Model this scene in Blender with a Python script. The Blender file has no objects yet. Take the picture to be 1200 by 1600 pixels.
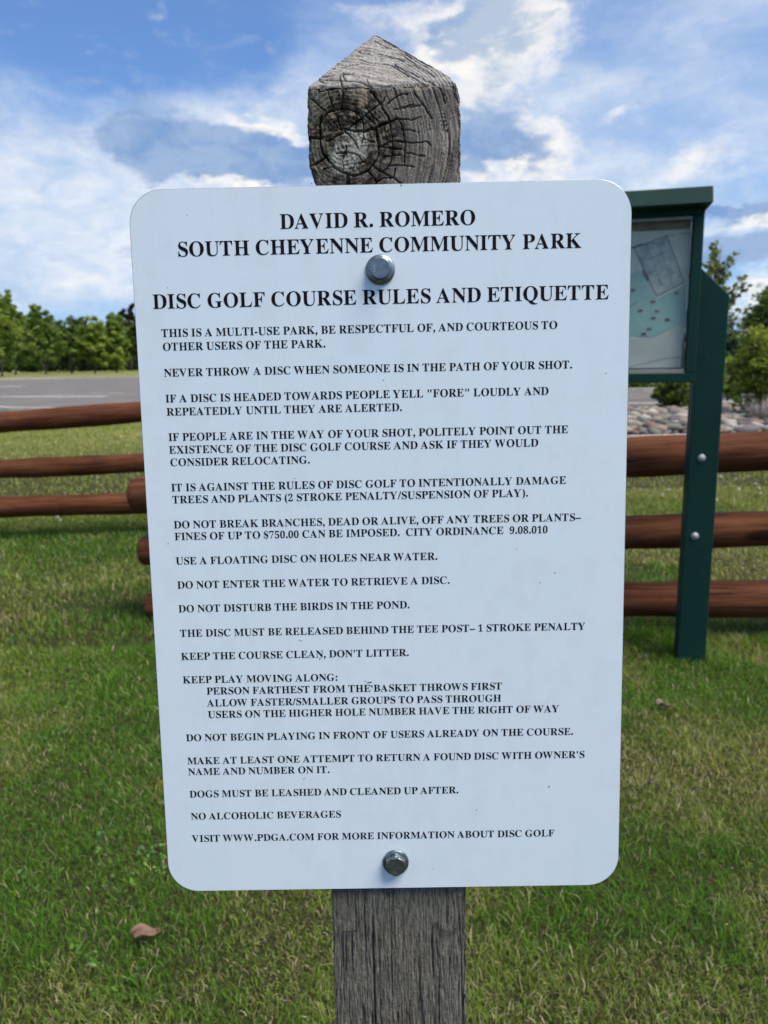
import bpy, math, random
import numpy as np
from math import radians, sin, cos, tan, pi
from mathutils import Matrix, Vector
rng = np.random.default_rng(7)
random.seed(7)
scene = bpy.context.scene
COL = scene.collection

# ------------------------------------------------------------------ camera
F = 1202.0                                  # focal length in photo pixels (photo 1200 x 1600)
PITCH, ROLL, EYE = radians(11.1), radians(1.0), 1.3
_fw = np.array([0, cos(PITCH), -sin(PITCH)])
_u0 = np.array([0, sin(PITCH), cos(PITCH)])
_r0 = np.array([1.0, 0, 0])
_rt = _r0*cos(ROLL) - _u0*sin(ROLL)
_up = _r0*sin(ROLL) + _u0*cos(ROLL)
CAM = np.array([0, 0, EYE])
cam = bpy.data.cameras.new('camera'); camo = bpy.data.objects.new('camera', cam); COL.objects.link(camo)
camo.matrix_world = Matrix(((_rt[0], _up[0], -_fw[0], CAM[0]), (_rt[1], _up[1], -_fw[1], CAM[1]),
                            (_rt[2], _up[2], -_fw[2], CAM[2]), (0, 0, 0, 1)))
cam.sensor_fit = 'VERTICAL'; cam.sensor_height = 36; cam.sensor_width = 27
cam.lens = F/1600*36
cam.clip_start = 0.02; cam.clip_end = 5000
cam.dof.use_dof = True; cam.dof.focus_distance = 0.485; cam.dof.aperture_fstop = 15.0
scene.camera = camo

# ------------------------------------------------------------------ world, sun, exposure
SUN_EL, SUN_AZ = radians(60), radians(118)          # azimuth clockwise from the viewing direction
world = bpy.data.worlds.new('World'); scene.world = world; world.use_nodes = True
wt = world.node_tree; wt.nodes.clear()
def N(t, kind, **kw):
    n = t.nodes.new(kind)
    for k, v in kw.items(): setattr(n, k, v)
    return n
def M_(t, op, a, b=None, c=None, clamp=False):
    n = t.nodes.new('ShaderNodeMath'); n.operation = op; n.use_clamp = clamp
    for i, x in enumerate((a, b, c)):
        if x is None: continue
        if isinstance(x, (int, float)): n.inputs[i].default_value = x
        else: t.links.new(x, n.inputs[i])
    return n.outputs[0]
def azel(px, py):
    d = _fw + _rt*(px-600)/F + _up*(800-py)/F; d /= np.linalg.norm(d)
    return math.atan2(d[0], d[1]), math.asin(d[2])
wo = N(wt, 'ShaderNodeOutputWorld'); bg = N(wt, 'ShaderNodeBackground'); bg.inputs[1].default_value = 0.05
sky = N(wt, 'ShaderNodeTexSky', sky_type='NISHITA', sun_disc=False, sun_elevation=SUN_EL, sun_rotation=SUN_AZ,
        altitude=1800.0, air_density=1.25, dust_density=0.6, ozone_density=2.2)
tc = N(wt, 'ShaderNodeTexCoord'); dirv = tc.outputs['Generated']
sep = N(wt, 'ShaderNodeSeparateXYZ'); wt.links.new(dirv, sep.inputs[0])
az = M_(wt, 'ARCTAN2', sep.outputs[0], sep.outputs[1])
el = M_(wt, 'ARCSINE', sep.outputs[2])
cmb = N(wt, 'ShaderNodeCombineXYZ'); wt.links.new(az, cmb.inputs[0]); wt.links.new(el, cmb.inputs[1])
def noise(t, vec, scale, detail, rough, mapping=None, dist=0.0, col=False):
    if mapping:
        mp = N(t, 'ShaderNodeMapping'); mp.inputs['Scale'].default_value = mapping[0]
        mp.inputs['Location'].default_value = mapping[1]; mp.inputs['Rotation'].default_value = mapping[2] if len(mapping) > 2 else (0,0,0)
        t.links.new(vec, mp.inputs[0]); vec = mp.outputs[0]
    n = N(t, 'ShaderNodeTexNoise'); n.inputs['Scale'].default_value = scale; n.inputs['Detail'].default_value = detail
    n.inputs['Roughness'].default_value = rough; n.inputs['Distortion'].default_value = dist
    t.links.new(vec, n.inputs['Vector'])
    return n.outputs['Color'] if col else n.outputs[0]
# warped coordinate for wispy outlines
wn = noise(wt, dirv, 9.0, 6, .62, ((1, 1, 2.0), (3, 1, 2)), col=True)
wsub = N(wt, 'ShaderNodeVectorMath', operation='SUBTRACT'); wt.links.new(wn, wsub.inputs[0]); wsub.inputs[1].default_value = (.5, .5, .5)
wsc = N(wt, 'ShaderNodeVectorMath', operation='MULTIPLY'); wt.links.new(wsub.outputs[0], wsc.inputs[0]); wsc.inputs[1].default_value = (.13, .10, 0)
wad = N(wt, 'ShaderNodeVectorMath', operation='ADD'); wt.links.new(cmb.outputs[0], wad.inputs[0]); wt.links.new(wsc.outputs[0], wad.inputs[1])
def blob(px, py, sx, sy, rot, amp):
    """soft bump of the cloud field round one direction of the sky (sizes in photo pixels, turned by rot degrees)"""
    a, e = azel(px, py)
    mp = N(wt, 'ShaderNodeMapping', vector_type='TEXTURE')
    mp.inputs['Location'].default_value = (a, e, 0); mp.inputs['Rotation'].default_value = (0, 0, radians(rot))
    mp.inputs['Scale'].default_value = (sx/F, sy/F, 1); wt.links.new(wad.outputs[0], mp.inputs[0])
    dt = N(wt, 'ShaderNodeVectorMath', operation='DOT_PRODUCT'); wt.links.new(mp.outputs[0], dt.inputs[0]); wt.links.new(mp.outputs[0], dt.inputs[1])
    ex = M_(wt, 'EXPONENT', M_(wt, 'MULTIPLY', dt.outputs['Value'], -1.0))
    return M_(wt, 'MULTIPLY', ex, amp)
def field(base, blobs):
    s = base
    for b in blobs: s = M_(wt, 'ADD', s, blob(*b))
    return s
def ramp(x, a, b, lo=0.0, hi=1.0):
    n = N(wt, 'ShaderNodeMapRange', interpolation_type='SMOOTHSTEP'); wt.links.new(x, n.inputs[0])
    for i, v in enumerate((a, b, lo, hi)): n.inputs[i+1].default_value = v
    return n.outputs[0]
# thin white veil
drk_n = noise(wt, dirv, 11, 10, .60, ((1, 1, 2.6), (9.7, 4.2, .3)), .2)
fine_n = noise(wt, dirv, 16, 9, .62, ((1, 1, 2.0), (2.1, 7.7, .4)), .4)
veil_n = noise(wt, dirv, 3.6, 12, .60, ((1, 1, 2.6), (4.1, .3, 1.2), (0, .25, 0)), .35)
veil = field(veil_n, [(40, 250, 190, 90, -20, .34), (230, 330, 280, 100, 8, .46), (430, 200, 170, 80, 20, .22), (20, 420, 200, 50, 0, .12),
                      (150, 30, 340, 95, 5, -.50), (330, 85, 160, 60, -8, -.22), (110, 520, 190, 36, 0, -.16), (120, 440, 200, 40, 0, .22), (690, 10, 200, 50, 0, .16), (1130, 430, 130, 34, 0, -.2),
                      (880, 190, 70, 120, 40, .10), (1060, 290, 190, 60, 0, .30), (860, 300, 200, 40, 0, .16), (1000, 150, 220, 130, 20, .18), (420, 140, 130, 70, 20, .24), (700, 200, 120, 100, 0, .15), (500, 60, 90, 60, 20, .08)])
veil_a = ramp(veil, .24, .98, .14, .92)
# cumulus with bright rims and grey cores
cum_n = noise(wt, dirv, 9.5, 10, .60, ((1, 1, 1.7), (.7, 2.2, 5.0)), .25)
cum = field(M_(wt, 'MULTIPLY', M_(wt, 'SUBTRACT', cum_n, .5), 2.6),
            [(770, 56, 100, 60, 12, 1.35), (560, 5, 90, 20, 0, .45), (815, 225, 100, 36, 8, 1.0), (752, 150, 50, 26, 0, .30), (760, 292, 100, 18, 0, .6), (930, 110, 90, 60, 30, -.35),
             (965, 190, 26, 12, 20, .42), (310, 284, 120, 15, -14, .75), (400, 185, 90, 14, -8, .6), (130, 330, 120, 40, 0, .12), (1090, 270, 70, 20, 0, .2), (20, 255, 40, 30, -35, .34), (95, 388, 50, 9, -8, .40), (1160, 345, 120, 20, 4, .55), (1120, 245, 60, 22, 20, .25), (1150, 480, 90, 30, 0, .75)])
cum_a = ramp(cum, .20, .95, 0, .95)
core = ramp(M_(wt, 'ADD', cum, M_(wt, 'MULTIPLY', M_(wt, 'SUBTRACT', fine_n, .5), 1.4)), .62, 1.25)
# blue grey cloud bellies
drk = field(M_(wt, 'MULTIPLY', M_(wt, 'SUBTRACT', drk_n, .5), 2.6),
            [(385, 242, 140, 36, 2, 1.7), (445, 262, 90, 34, 0, 1.0), (260, 236, 50, 20, 0, .5), (300, 303, 90, 9, 0, -.5), (200, 203, 36, 18, 8, 1.2), (755, 222, 75, 40, 0, 1.25), (1165, 322, 85, 17, 0, 1.5), (1180, 390, 80, 20, 0, 1.0), (700, 45, 60, 24, 0, .75),
             (640, 80, 60, 30, 0, .25)])
drk_a = ramp(M_(wt, 'ADD', drk, M_(wt, 'MULTIPLY', M_(wt, 'SUBTRACT', fine_n, .5), 1.5)), .22, .95, 0, .96)
def mixc(fac, a, b):
    n = N(wt, 'ShaderNodeMix', data_type='RGBA'); wt.links.new(fac, n.inputs[0])
    for i, x in ((6, a), (7, b)):
        if isinstance(x, tuple): n.inputs[i].default_value = x
        else: wt.links.new(x, n.inputs[i])
    return n.outputs[2]
def k(r, g, b, s=6.6): return (r*s, g*s, b*s, 1)
skyg = N(wt, 'ShaderNodeMix', data_type='RGBA', blend_type='MULTIPLY'); skyg.inputs[0].default_value = 1
wt.links.new(sky.outputs[0], skyg.inputs[6]); skyg.inputs[7].default_value = (.38, .62, .90, 1)
c0 = mixc(ramp(el, -.02, .26, .85, 0.0), skyg.outputs[2], k(.29, .48, .77))
vcol = mixc(ramp(M_(wt, 'ADD', M_(wt, 'MULTIPLY', veil, .35), M_(wt, 'ADD', M_(wt, 'MULTIPLY', fine_n, 1.1), M_(wt, 'MULTIPLY', drk_n, .5))), .82, 1.50), k(.42, .55, .74), k(.78, .81, .86))
c1 = mixc(veil_a, c0, vcol)
c2 = mixc(cum_a, c1, mixc(core, k(.95, .91, .85), k(.42, .51, .64)))
c3 = mixc(drk_a, c2, mixc(ramp(fine_n, .35, .62), k(.19, .32, .57), k(.30, .42, .62)))
wt.links.new(c3, bg.inputs[0]); wt.links.new(bg.outputs[0], wo.inputs[0])

sl = bpy.data.lights.new('sun', 'SUN'); sl.energy = 1.5; sl.angle = radians(38); sl.color = (1.0, .93, .82)
so = bpy.data.objects.new('sun', sl); COL.objects.link(so)
sdir = Vector((sin(SUN_AZ)*cos(SUN_EL), cos(SUN_AZ)*cos(SUN_EL), sin(SUN_EL)))
so.rotation_euler = sdir.to_track_quat('Z', 'Y').to_euler(); so.location = (20, -10, 30)
scene.view_settings.view_transform = 'Standard'; scene.view_settings.look = 'None'
scene.view_settings.gamma = 1.0; scene.view_settings.use_curve_mapping = False
scene.view_settings.exposure = 1.8

# ------------------------------------------------------------------ helpers
def ray(px, py): return _fw + _rt*(px-600)/F + _up*(800-py)/F
def P(px, py, Y):                     # world point on a photo ray at forward distance Y
    r = ray(px, py); return CAM + r*Y/r[1]
def G(px, py, z=0.0):
    r = ray(px, py); return CAM + r*(z-CAM[2])/r[2]
def tag(o, label=None, cat=None, group=None, kind=None):
    if label: o['label'] = label
    if cat: o['category'] = cat
    if group: o['group'] = group
    if kind: o['kind'] = kind
    return o
def empty(name, loc=(0, 0, 0), mat=None):
    o = bpy.data.objects.new(name, None); COL.objects.link(o); o.empty_display_size = .1
    if mat is not None: o.matrix_world = mat
    else: o.location = loc
    return o
def mesh_obj(name, verts, faces, mat=None, parent=None, smooth=False, col=None):
    me = bpy.data.meshes.new(name); me.from_pydata([tuple(map(float, v)) for v in verts], [], [tuple(int(i) for i in f) for f in faces])
    if smooth: me.polygons.foreach_set('use_smooth', [True]*len(me.polygons))
    if col is not None:
        a = me.color_attributes.new('tint', 'FLOAT_COLOR', 'POINT'); a.data.foreach_set('color', np.asarray(col, np.float32).ravel())
    me.update()
    o = bpy.data.objects.new(name, me); COL.objects.link(o)
    if mat: me.materials.append(mat)
    if parent: o.parent = parent
    return o
def fast_mesh(name, V, Fc, mat, parent=None, col=None, smooth=False):
    """V (n,3), Fc (m,k) numpy arrays"""
    me = bpy.data.meshes.new(name); n, (m, kk) = len(V), Fc.shape
    me.vertices.add(n); me.vertices.foreach_set('co', V.astype(np.float32).ravel())
    me.loops.add(m*kk); me.loops.foreach_set('vertex_index', Fc.astype(np.int32).ravel())
    me.polygons.add(m); me.polygons.foreach_set('loop_start', np.arange(0, m*kk, kk, dtype=np.int32))
    try: me.polygons.foreach_set('loop_total', np.full(m, kk, dtype=np.int32))
    except Exception: pass
    me.update(calc_edges=True)
    if smooth: me.polygons.foreach_set('use_smooth', np.ones(m, dtype=bool))
    if col is not None:
        a = me.color_attributes.new('tint', 'FLOAT_COLOR', 'POINT')
        c4 = np.ones((n, 4), np.float32); c4[:, :3] = col; a.data.foreach_set('color', c4.ravel())
    me.materials.append(mat)
    o = bpy.data.objects.new(name, me); COL.objects.link(o)
    if parent: o.parent = parent
    return o
def box_vf(x0, x1, y0, y1, z0, z1):
    v = [(x0,y0,z0),(x1,y0,z0),(x1,y1,z0),(x0,y1,z0),(x0,y0,z1),(x1,y0,z1),(x1,y1,z1),(x0,y1,z1)]
    return v, [(0,3,2,1),(4,5,6,7),(0,1,5,4),(1,2,6,5),(2,3,7,6),(3,0,4,7)]
def bevel(o, w, seg=2):
    m = o.modifiers.new('bevel', 'BEVEL'); m.width = w; m.segments = seg; m.limit_method = 'ANGLE'; return o
def box(name, dims, mat, parent=None, bev=0.003, seg=2):
    v, f = box_vf(*dims); o = mesh_obj(name, v, f, mat, parent)
    if bev: bevel(o, bev, seg)
    return o
def mat_new(name):
    m = bpy.data.materials.new(name); m.use_nodes = True; t = m.node_tree
    return m, t, t.nodes['Principled BSDF']
def rgbramp(t, x, stops):
    r = N(t, 'ShaderNodeValToRGB'); t.links.new(x, r.inputs[0]); el_ = r.color_ramp.elements
    while len(el_) < len(stops): el_.new(.5)
    for e, (p, c) in zip(el_, stops): e.position = p; e.color = (*c, 1)
    return r.outputs[0]
def bump(t, b, h, strength, dist):
    n = N(t, 'ShaderNodeBump'); n.inputs['Strength'].default_value = strength; n.inputs['Distance'].default_value = dist
    t.links.new(h, n.inputs['Height']); t.links.new(n.outputs[0], b.inputs['Normal'])
def tex(t): return N(t, 'ShaderNodeTexCoord').outputs['Object']
def simple(name, stops, scale, rough=.8, bmp=.3, bdist=.002, mapping=None, spec=.3, detail=6, metallic=0):
    m, t, b = mat_new(name); c = tex(t)
    n = noise(t, c, scale, detail, .6, mapping)
    t.links.new(rgbramp(t, n, stops), b.inputs['Base Color']); b.inputs['Roughness'].default_value = rough
    b.inputs['Specular IOR Level'].default_value = spec; b.inputs['Metallic'].default_value = metallic
    bump(t, b, n, bmp, bdist); return m
def leafmat(name, trans=.35, rough=.55):
    m, t, b = mat_new(name)
    a = N(t, 'ShaderNodeAttribute'); a.attribute_name = 'tint'
    t.links.new(a.outputs['Color'], b.inputs['Base Color']); b.inputs['Roughness'].default_value = rough
    b.inputs['Specular IOR Level'].default_value = .25
    tr = N(t, 'ShaderNodeBsdfTranslucent'); mx = N(t, 'ShaderNodeMixShader'); mx.inputs[0].default_value = trans
    g = N(t, 'ShaderNodeMix', data_type='RGBA', blend_type='MULTIPLY'); g.inputs[0].default_value = 1
    t.links.new(a.outputs['Color'], g.inputs[6]); g.inputs[7].default_value = (1.3, 1.35, .7, 1)
    t.links.new(g.outputs[2], tr.inputs[0])
    out = t.nodes['Material Output']
    t.links.new(b.outputs[0], mx.inputs[1]); t.links.new(tr.outputs[0], mx.inputs[2]); t.links.new(mx.outputs[0], out.inputs[0])
    return m
# value noise in numpy
_tab = rng.random((256, 256))
def vnoise(x, y):
    xi, yi = np.floor(x).astype(int), np.floor(y).astype(int); fx, fy = x-xi, y-yi
    fx, fy = fx*fx*(3-2*fx), fy*fy*(3-2*fy)
    g = lambda a, b: _tab[a & 255, b & 255]
    return (g(xi, yi)*(1-fx)+g(xi+1, yi)*fx)*(1-fy) + (g(xi, yi+1)*(1-fx)+g(xi+1, yi+1)*fx)*fy
def fbm(x, y, o=4):
    s = 0; a = .5; tt = 0
    for i in range(o): s = s+a*vnoise(x+17.3*i, y+9.1*i); tt += a; a *= .5; x = x*2.03; y = y*2.03
    return s/tt
def sstep(a, b, x):
    t = np.clip((x-a)/(b-a), 0, 1); return t*t*(3-2*t)

# ------------------------------------------------------------------ ground, parking lot, kerbs
def ground_mat():
    m, t, b = mat_new('lawn_soil'); c = tex(t)
    big = noise(t, c, .35, 5, .6, ((1, 1, 1), (3, 5, 0)))
    mid = noise(t, c, 3.0, 6, .65); fine = noise(t, c, 60, 6, .75)
    mixn = M_(t, 'ADD', M_(t, 'MULTIPLY', big, .5), M_(t, 'ADD', M_(t, 'MULTIPLY', mid, .25), M_(t, 'MULTIPLY', fine, .25)))
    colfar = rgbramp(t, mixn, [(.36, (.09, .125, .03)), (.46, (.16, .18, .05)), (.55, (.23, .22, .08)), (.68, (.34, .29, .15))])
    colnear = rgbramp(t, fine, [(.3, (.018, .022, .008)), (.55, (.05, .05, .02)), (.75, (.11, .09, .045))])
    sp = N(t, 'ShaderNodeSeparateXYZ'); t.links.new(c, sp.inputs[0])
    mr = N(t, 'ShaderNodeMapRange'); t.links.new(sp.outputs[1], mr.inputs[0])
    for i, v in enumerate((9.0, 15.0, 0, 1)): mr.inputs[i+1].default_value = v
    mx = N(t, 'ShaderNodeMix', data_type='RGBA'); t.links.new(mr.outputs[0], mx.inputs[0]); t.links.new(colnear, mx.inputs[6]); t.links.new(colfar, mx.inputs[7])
    t.links.new(mx.outputs[2], b.inputs['Base Color']); b.inputs['Roughness'].default_value = .95; b.inputs['Specular IOR Level'].default_value = .1
    bump(t, b, fine, .8, .02); return m
nx = np.concatenate([np.array([-1500, -700, -300]), np.linspace(-150, 150, 61), np.array([300, 700, 1500])])
ny = np.concatenate([np.array([-1500, -400, -60]), np.linspace(-20, 280, 76), np.array([500, 900, 2500])])
gx, gy = np.meshgrid(nx, ny); gv = np.stack([gx.ravel(), gy.ravel(), np.zeros(gx.size)], 1)
nn = len(nx); gi = np.arange(len(ny)-1)[:, None]*nn+np.arange(nn-1)[None, :]
gf = np.stack([gi, gi+1, gi+1+nn, gi+nn], -1).reshape(-1, 4)
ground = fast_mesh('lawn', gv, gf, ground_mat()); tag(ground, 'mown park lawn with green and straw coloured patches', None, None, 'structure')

asphalt = simple('asphalt', [(.3, (.125, .112, .103)), (.5, (.155, .138, .126)), (.72, (.20, .18, .165))], .55, .9, .25, .01, ((1, 2.2, 1), (0, 0, 0)), .2, 9)
concrete = simple('kerb_concrete', [(.3, (.42, .39, .33)), (.6, (.58, .54, .47)), (.8, (.66, .62, .55))], 3, .85, .3, .004)
lot = [(-90, 30), (-16, 27.5), (-11.1, 23.6), (-8.0, 22.4), (-5, 21.6), (4, 20.4), (10, 20.2), (45, 20.0), (45, 29.0), (12, 28.2), (5, 30), (-2, 60), (-8, 81), (-34, 84), (-90, 80)]
parking = mesh_obj('parking_lot', [(x, y, .004) for x, y in lot], [tuple(range(len(lot)))], asphalt)
tag(parking, 'grey asphalt parking lot beyond the lawn', None, None, 'structure')
def strip(name, pts, w, z0, z1, mat, parent=None):
    pts = [np.array(p, float) for p in pts]; V = []; Fc = []
    for i, p in enumerate(pts):
        a = pts[max(i-1, 0)]; b = pts[min(i+1, len(pts)-1)]; d = (b-a)/np.linalg.norm(b-a); n = np.array([-d[1], d[0]])
        for s, z in ((-1, z0), (-1, z1), (1, z1), (1, z0)): q = p+n*s*w/2; V.append((q[0], q[1], z))
    for i in range(len(pts)-1):
        for j in range(4): Fc.append((i*4+j, i*4+(j+1) % 4, i*4+4+(j+1) % 4, i*4+4+j))
    Fc += [(0, 1, 2, 3), tuple(range(len(V)-1, len(V)-5, -1))]
    return mesh_obj(name, V, Fc, mat, parent)
k1 = strip('kerb', [(4, 31), (-2.1, 60.5), (-8, 81.4), (-34, 84.4), (-90, 80.4)], .42, -.05, .17, concrete); tag(k1, 'pale concrete kerb along the far side of the parking lot', None, None, 'structure')
k2 = strip('kerb', [(-90, 29.7), (-16, 27.2), (-11.1, 23.3), (-8.0, 22.1), (-5, 21.3), (4, 20.1), (10, 19.9), (45, 19.7)], .2, -.05, .13, concrete); tag(k2, 'concrete kerb along the near side of the parking lot', None, None, 'structure')
k3 = strip('kerb', [(45, 29.3), (12, 28.5), (5, 30.4)], .25, -.05, .15, concrete); tag(k3, 'concrete kerb beyond the lot on the right below the shrubs', None, None, 'structure')
paint = simple('road_paint', [(.35, (.17, .16, .16)), (.5, (.42, .41, .39)), (.7, (.62, .61, .58))], 2.2, .8, .2, .002)
for (a, b, w) in [((0, 620), (165, 619.5), .8), ((-160, 605), (38, 603.6), 1.1), ((60, 617), (192, 614), .35)]:
    p, q = G(*a), G(*b); d = (q-p)[:2]; d /= np.linalg.norm(d); n_ = np.array([-d[1], d[0]])*w/2
    o = mesh_obj('stall_line', [(p[0]-n_[0], p[1]-n_[1], .008), (q[0]-n_[0], q[1]-n_[1], .008), (q[0]+n_[0], q[1]+n_[1], .008), (p[0]+n_[0], p[1]+n_[1], .008)], [(0, 1, 2, 3)], paint, parking)

# ------------------------------------------------------------------ rock bed with river stones
bedpts = [(3.0, 12.4), (5.2, 12.5), (8, 12.6), (13, 12.8), (14, 19.4), (9.8, 19.6), (3.9, 19.7), (2.2, 17)]
bedm = simple('bed_gravel', [(.3, (.05, .04, .03)), (.55, (.13, .10, .08)), (.8, (.22, .18, .15))], 30, .95, .8, .02)
bed = mesh_obj('rock_bed', [(x, y, .004) for x, y in bedpts], [tuple(range(len(bedpts)))], bedm)
tag(bed, 'bed of rounded river stones beyond the right fence', None, None, 'structure')
edge = strip('bed_edging', [(2.2, 17), (2.9, 12.3), (5.2, 12.4), (8, 12.5), (13, 12.7)], .13, -.04, .06, concrete)
tag(edge, 'pale concrete edging in front of the river stone bed', None, None, 'structure')
STONE = []
pal = [(.28, .24, .19), (.22, .18, .14), (.36, .32, .27), (.13, .125, .12), (.33, .26, .19), (.24, .15, .11), (.46, .42, .36), (.19, .18, .17)]
stone_mats = [simple('river_stone', [(.3, tuple(c*.5 for c in p)), (.55, tuple(c*.82 for c in p)), (.8, tuple(min(1, c*1.1) for c in p))], 14, .75, .3, .004) for p in pal]
def stone_geo(seed):
    import bmesh
    bm = bmesh.new(); bmesh.ops.create_icosphere(bm, subdivisions=1, radius=1); r = np.random.default_rng(seed)
    for v in bm.verts:
        d = v.co.normalized(); v.co = d*(1+.28*(r.random()-.5)); v.co.z *= .62; v.co.x *= 1.15
    V = [tuple(v.co) for v in bm.verts]; Fc = [tuple(v.index for v in f.verts) for f in bm.faces]; bm.free(); return V, Fc
SG = [stone_geo(s) for s in range(6)]
from mathutils.geometry import intersect_point_tri_2d
def inpoly(x, y, poly):
    c = False; j = len(poly)-1
    for i in range(len(poly)):
        xi, yi = poly[i]; xj, yj = poly[j]
        if (yi > y) != (yj > y) and x < (xj-xi)*(y-yi)/(yj-yi)+xi: c = not c
        j = i
    return c
def topx(p):
    d = np.array(p)-CAM; z = d@_fw; return 600+F*(d@_rt)/z, 800-F*(d@_up)/z
cells = []
yy = 12.62
while yy < 19.3:
    xx = 2.3
    stp = .18+.004*(yy-12)
    while xx < 13.5:
        x = xx+random.uniform(-.05, .05); y = yy+random.uniform(-.05, .05)
        if inpoly(x, y, bedpts) and inpoly(x-.1, y, bedpts): cells.append((x, y, random.choice((.06, .08, .09, .11, .12, .14, .16)), random.random()*6.28, random.randrange(6), random.randrange(8)))
        xx += stp
    yy += stp*.95
def inview(c):
    u, v = topx((c[0], c[1], .05)); return 975 < u < 1215 and v > 600
view = sorted([c for c in cells if inview(c)], key=lambda c: c[1])
near, rest = view[:290], view[290:]+[c for c in cells if not inview(c)]
smesh = {}
for (x, y, r, a, g, mi) in near:
    if (g, mi) not in smesh:
        me = bpy.data.meshes.new('stone'); me.from_pydata(*[SG[g][0], [], SG[g][1]]); me.polygons.foreach_set('use_smooth', [True]*len(me.polygons)); me.materials.append(stone_mats[mi]); smesh[(g, mi)] = me
    o = bpy.data.objects.new('stone', smesh[(g, mi)]); COL.objects.link(o); o.parent = bed
    o.location = (x, y, .02+r*.45); o.rotation_euler = (random.uniform(-.3, .3), random.uniform(-.3, .3), a); o.scale = (r*random.uniform(.85, 1.3), r, r*random.uniform(.8, 1.1))
SV, SF, SC = [], [], []; off = 0
for (x, y, r, a, g, mi) in rest:
    V = np.array(SG[g][0])*r; V = np.stack([V[:, 0]*cos(a)-V[:, 1]*sin(a)+x, V[:, 0]*sin(a)+V[:, 1]*cos(a)+y, V[:, 2]+.02+r*.45], 1)
    SV.append(V); SF.append(np.array(SG[g][1])+off); off += len(V); SC.append(np.tile(np.array(pal[mi])*random.uniform(.6, 1.0), (len(V), 1)))
m_st, t_, b_ = mat_new('mixed_stones'); at_ = N(t_, 'ShaderNodeAttribute'); at_.attribute_name = 'tint'; t_.links.new(at_.outputs['Color'], b_.inputs['Base Color']); b_.inputs['Roughness'].default_value = .8
o = fast_mesh('stones', np.concatenate(SV), np.concatenate(SF), m_st, bed, np.concatenate(SC), True); o['kind'] = 'stuff'

# ------------------------------------------------------------------ trees and shrubs
leaf_m = leafmat('leaf', .42); bark = simple('bark', [(.3, (.07, .055, .04)), (.6, (.16, .13, .10)), (.8, (.26, .22, .18))], 6, .9, .6, .02, ((3, 3, .6), (0, 0, 0)))
twigm = simple('twig_bark', [(.3, (.20, .16, .12)), (.7, (.38, .33, .27))], 20, .9, .4, .005)
def tube_vf(pts, rad, seg=7):
    pts = [np.array(p, float) for p in pts]; V = []; Fc = []
    for i, p in enumerate(pts):
        d = pts[min(i+1, len(pts)-1)]-pts[max(i-1, 0)]; d /= np.linalg.norm(d)+1e-9
        a = np.cross(d, (0, 0, 1.0)); a = a if np.linalg.norm(a) > .05 else np.cross(d, (1.0, 0, 0)); a /= np.linalg.norm(a); b = np.cross(d, a)
        for j in range(seg):
            t = 2*pi*j/seg; V.append(p+(a*cos(t)+b*sin(t))*rad[i])
    for i in range(len(pts)-1):
        for j in range(seg): Fc.append((i*seg+j, i*seg+(j+1) % seg, (i+1)*seg+(j+1) % seg, (i+1)*seg+j))
    Fc.append(tuple(range(seg-1, -1, -1))); Fc.append(tuple(range(len(V)-seg, len(V))))
    return V, Fc
def tubes(name, lst, mat, parent, smooth=True):
    V, Fc = [], []
    for pts, rad, seg in lst:
        v, f = tube_vf(pts, rad, seg); k0 = len(V); V += v; Fc += [tuple(i+k0 for i in q) for q in f]
    return mesh_obj(name, V, Fc, mat, parent, smooth)
def leaves(centres, radii, per, size, cols, r, flat=1.0, elong=1.5):
    """leaf shaped quads scattered in clumps; returns V, F, colours"""
    n = len(centres); C_ = np.repeat(centres, per, 0); R_ = np.repeat(radii, per)
    d = r.normal(size=(n*per, 3)); d /= np.linalg.norm(d, axis=1)[:, None]
    p = C_ + d*(R_*r.random(n*per)**.5)[:, None]*np.array([1, 1, flat])
    a = r.normal(size=p.shape); a[:, 2] *= .6; a /= np.linalg.norm(a, axis=1)[:, None]
    b = np.cross(a, r.normal(size=p.shape)); b /= np.linalg.norm(b, axis=1)[:, None]
    s = size*(.6+.8*r.random(len(p)))
    a = a*(s*elong/2)[:, None]; b = b*(s/2)[:, None]
    V = np.stack([p-a, p-b*.8-a*.1, p+a, p+b*.8-a*.1], 1).reshape(-1, 3)
    Fc = np.arange(len(V)).reshape(-1, 4)
    cl = np.array(cols)[r.integers(0, len(cols), n)]; cl = np.repeat(cl, per, 0)*(.7+.6*r.random((n*per, 1)))
    return V, Fc, np.repeat(cl, 4, 0)
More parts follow.
